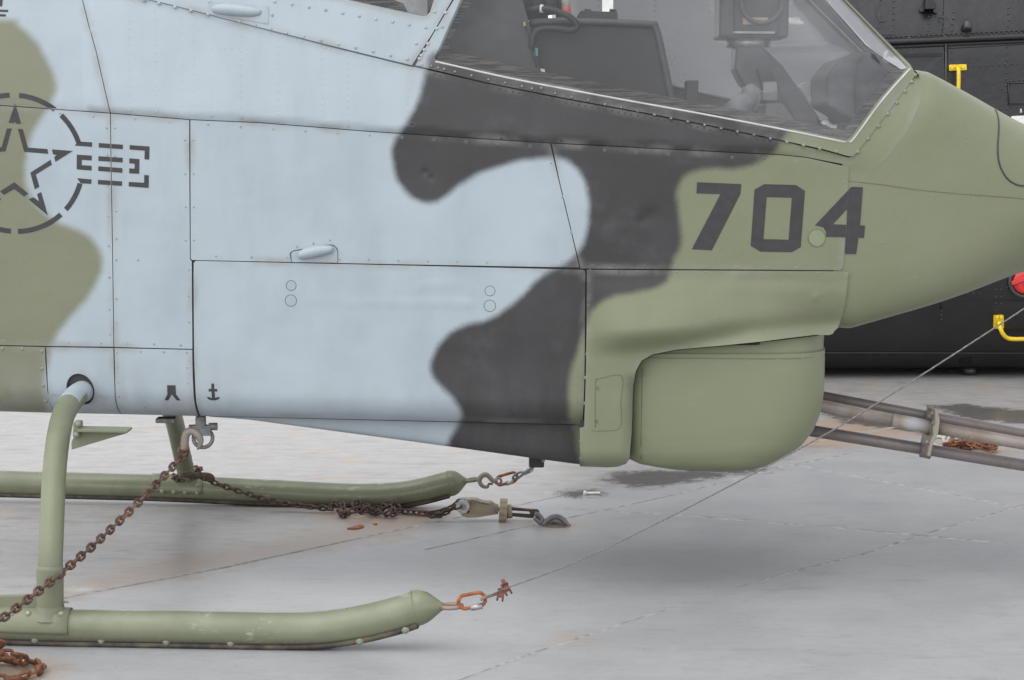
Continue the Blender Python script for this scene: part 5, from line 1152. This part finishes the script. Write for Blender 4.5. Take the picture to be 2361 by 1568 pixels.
# gutter, door edges, frames
brail('gutter', [(1700,111),(1800,107),(2049,97),(2361,84),(2600,74)], .016, None, .008)
brail('door_track', [(1700,123),(1800,119),(2049,109),(2361,96),(2600,86)], .010, BKD, .0)
brail('lap_strip', [(1700,101),(1800,97),(2040,86),(2361,70),(2600,60)], .006, None, 0)
bpanel('sliding_door', [(1905,122),(2175,112),(2178,200),(2178,330),(1905,340)], .012)
brail('door_post', [(2180,100),(2181,200),(2181,300)], .010, None, .008); brail('door_seam', [(2184,104),(2185,300)], .004, BKD, .004)
bpanel('door_stiffener', [(1980,128),(2172,122),(2172,130),(1980,136)], .016, BKD)
bpanel('door_lower_sheet', [(2060,165),(2174,163),(2174,300),(2060,300)], .016)
wn_ = cr('E', (1438,652),(1640,645),(1640,815),(1440,820)); bpanel('recess_panel', wn_, .003, BKD); brail('recess_frame', wn_ + [wn_[0]], .004, None, .006); bpanel('recess_face', cr('E', (1446,660),(1640,655),(1640,806),(1446,812)), .006)
bpanel('patch_plate', rounded(cr('E', (420,205),(548,205),(548,275),(418,275)), 2), .003); bpanel('patch_plate', rounded(cr('E', (250,58),(340,58),(336,155),(265,155)), 2), .003)
bpanel('oval_cover', rounded(cr('E', (400,48),(497,48),(495,130),(475,172),(430,175),(402,130)), 8), .004)
bpanel('access_cover', rounded(cr('F', (1130,945),(1490,942),(1490,1048),(1130,1050)), 2), .004); brail('access_edge', cr('F', (1497,942),(1497,1052)), .004, None, .004)
bpanel('access_handle', rounded(cr('F', (1368,1028),(1480,1026),(1482,1042),(1370,1042)), 2), .009)
brail('chine', cr('F', (100,1395),(1200,1395),(2148,1397),(3000,1400)), .005, None, .002)
brail('lower_lap', cr('F', (1400,978),(1800,980),(2400,985)), .002, BKD, .001)
brail('upper_lap', [(2176,0),(2174,60),(2172,86)], .003, BKD, 0)
brail('panel_lap', cr('E', (970,380),(1560,348),(2000,330)), .0025, BKD, .001)
# bracket and hooded light above the gutter
bpanel('bracket_plate', rounded(cr('E', (735,60),(770,30),(850,30),(880,75),(875,98),(760,92)), 4), .008); prism('bracket', [bat(x, y, .07) for x, y in cr('E', (770,-5),(815,-5),(850,35),(850,75),(768,78))], .08, BKD, BH, .004)
for x, y in cr('E', (755,75),(862,85),(842,20)): 
    p = bat(x, y, .012); tube('bracket_bolt', [p + Vector((0, .02, 0)), p + Vector((0, -.008, 0))], .013, BKR, BH, 8)
bpanel('hood_plate', rounded(cr('E', (1060,225),(1062,165),(1085,138),(1120,132),(1150,150),(1160,190),(1160,235),(1065,238)), 2), .003)
tube('hood', [bat(*cr('E', (1110,165))[0], .0), bat(*cr('E', (1110,190))[0], .02), bat(*cr('E', (1108,238))[0], .028)], [.012, .024, .022], BKR, BH, 14)
# yellow handles
hpl = rounded(cr('E', (968,508),(1106,504),(1108,550),(970,555)), 3); bpanel('handle_foot', hpl, .012, YELLOW)
tube('yellow_handle', spline([bat(x, y, o) for (x, y), o in zip(cr('E', (1030,522),(1031,550),(1030,600),(1028,700),(1026,800),(1026,900)), (.012,.05,.06,.06,.06,.012))], 6), .0105, YELLOW, BH, 12)
for x, y in cr('E', (990,530),(1075,525)): p = bat(x, y, .013); tube('handle_bolt', [p, p + Vector((0, -.008, 0))], .009, YELLOW, BH, 6)
bpanel('handle_foot', rounded(cr('F', (1908,1098),(1985,1095),(1987,1203),(1906,1205)), 3), .012, YELLOW)
tube('yellow_handle', spline([bat(x, y, o) for (x, y), o in zip(cr('F', (1946,1150),(1948,1200),(1965,1240),(1995,1268),(2040,1278),(2150,1278),(2350,1278),(2450,1278)), (.012,.05,.06,.06,.06,.06,.06,.012))], 6), .0115, YELLOW, BH, 12)
for x, y in cr('F', (1932,1112),(1963,1112),(1935,1190)): p = bat(x, y, .013); tube('handle_bolt', [p, p + Vector((0, -.008, 0))], .008, YELLOW, BH, 6)
# red wheel lock in its black ring
rc = bat(*cr('F', (2152,835))[0], .0); 
ringp = [rc + Vector((.080 * math.cos(a), -.01, .080 * math.sin(a))) for a in [2 * math.pi * k / 36 for k in range(36)]]; tube('lock_ring', ringp, .012, BKR, BH, 8, closed=True)
V, F = disc_geo(rc + Vector((0, -.012, 0)), Vector((0, -1, 0)), .066, .012, 32); orient(mk('red_disc', V, F, RED, BH))
V, F = [], []; box_geo(Matrix.Translation(rc + Vector((-.02, -.032, .012))) @ Matrix.Rotation(R(-20), 4, 'Y'), .12, .012, .024, V, F); bevel(mk('red_bar', V, F, RED, BH, smooth=False), .004)
tube('red_hub', [rc + Vector((.005, -.02, -.018)), rc + Vector((.005, -.034, -.018))], .016, RED, BH, 14)
# belly fittings
pb = bat(2235, 838); tube('belly_plug', [at(2235, 846, BY + .40, BB), at(2235, 864, BY + .40, BB)], .036, BKR, BH, 20); bpanel('step_recess', rounded(cr('F', (1635,1445),(1690,1440),(1700,1428),(1745,1430),(1742,1465),(1725,1482),(1640,1478)), 3), .003, BLACK)
bpanel('white_patch', [(2332,268),(2440,262),(2440,300),(2330,300)], .002, WHITE); 
# lettering on the hull
def text(s, x, y, size, mat, off=.003, sx=1.0):
    cu = bpy.data.curves.new('lettering', 'FONT'); cu.body = s; cu.size = size; cu.extrude = .0004; cu.align_x = 'LEFT'; cu.offset = .0006
    o = bpy.data.objects.new('lettering', cu); me = bpy.data.meshes.new_from_object(o); bpy.data.objects.remove(o); setm(me, mat)
    p = bat(x, y, off); q = bpy.data.objects.new('lettering', me); link(q, BH, p); q.rotation_euler = (R(90), 0, math.atan(BB)); q.scale = (sx, 1, 1); return q
L1, L2 = cr('D', (1062,180),(1082,208))
text('SERVICE', L1[0] - 34.5, L1[1], .024, WHITE); text('PLATFORM', L2[0] - 45.5, L2[1], .024, WHITE); text('S', 2351, 259, .026, WHITE)
bpanel('white_stripe', cr('C', (1495,-60),(1580,-60),(1578,108),(1492,100)), .003, WHITE)
# rivets of the hull, joined: too many and too small to pick apart
V, F = [], []
def brv(x, y, r=.0065, h=.005):
    c = bat(x, y, .0); b = len(V); n = 6
    for q, hh in ((1, 0), (.75, .75), (.3, 1)):
        for k in range(n): a = 2 * math.pi * k / n; V.append(c + Vector((r * q * math.cos(a), -h * hh - .001, r * q * math.sin(a))))
    for i in range(2):
        for k in range(n): F.append((b + i * n + k, b + i * n + (k + 1) % n, b + (i + 1) * n + (k + 1) % n, b + (i + 1) * n + k))
    F.append(tuple(b + 2 * n + k for k in range(n)))
def brow(x0, y0, x1, y1, sp=11.5, r=.0065, off=0):
    n = max(2, int(math.hypot(x1 - x0, y1 - y0) / sp))
    for k in range(n + 1): brv(x0 + (x1 - x0) * k / n, y0 + (y1 - y0) * k / n, r)
brow(1450,112,2049,88); brow(2049,88,2361,73); brow(2361,73,2500,67)
for x, y, r in ((2178,86,.011),(2096,89,.011)): brv(x, y, r)
e = lambda x, y: cr('E', (x, y))[0]
def erow(x0, y0, x1, y1, sp=12, r=.0065): a, b = e(x0, y0), e(x1, y1); brow(a[0], a[1], b[0], b[1], sp, r)
erow(540,10,530,290,12); erow(815,130,808,240,12); erow(895,140,893,170,9); erow(927,95,916,270,12); erow(1007,95,993,240,12); erow(1438,60,1436,205,13); erow(865,130,1010,150,14)
erow(985,360,1560,325,12.5); erow(995,410,985,660,13); erow(1428,370,1418,770,13.5); erow(1120,520,1560,495,13.5); erow(1430,640,1560,625,9); erow(1380,855,1560,845,12)
erow(600,380,930,355,13); erow(610,420,920,405,18); erow(840,450,835,545,13); erow(925,475,922,600,15); erow(428,220,540,215,11,.005); erow(455,270,530,268,11,.005)
f_ = lambda x0, y0, x1, y1, sp=13: brow(*cr('F', (x0, y0))[0], *cr('F', (x1, y1))[0], sp, .0055)
f_(1500,960,1500,1130,9); f_(1560,930,1800,925,13); f_(1930,900,1930,1060,12); f_(1968,900,1968,1010,12); f_(2018,880,2060,920,9); f_(1140,1040,1330,1038,14)
for r0 in range(6): brow(1380 + r0 * 130, 0, 1375 + r0 * 130, 100, 12.5)
brow(1450,149,1900,138,13); brow(1450,209,1900,200,13)
hr = orient(mk('hull_rivets', V, F, BKR, BH)); hr['kind'] = 'stuff'
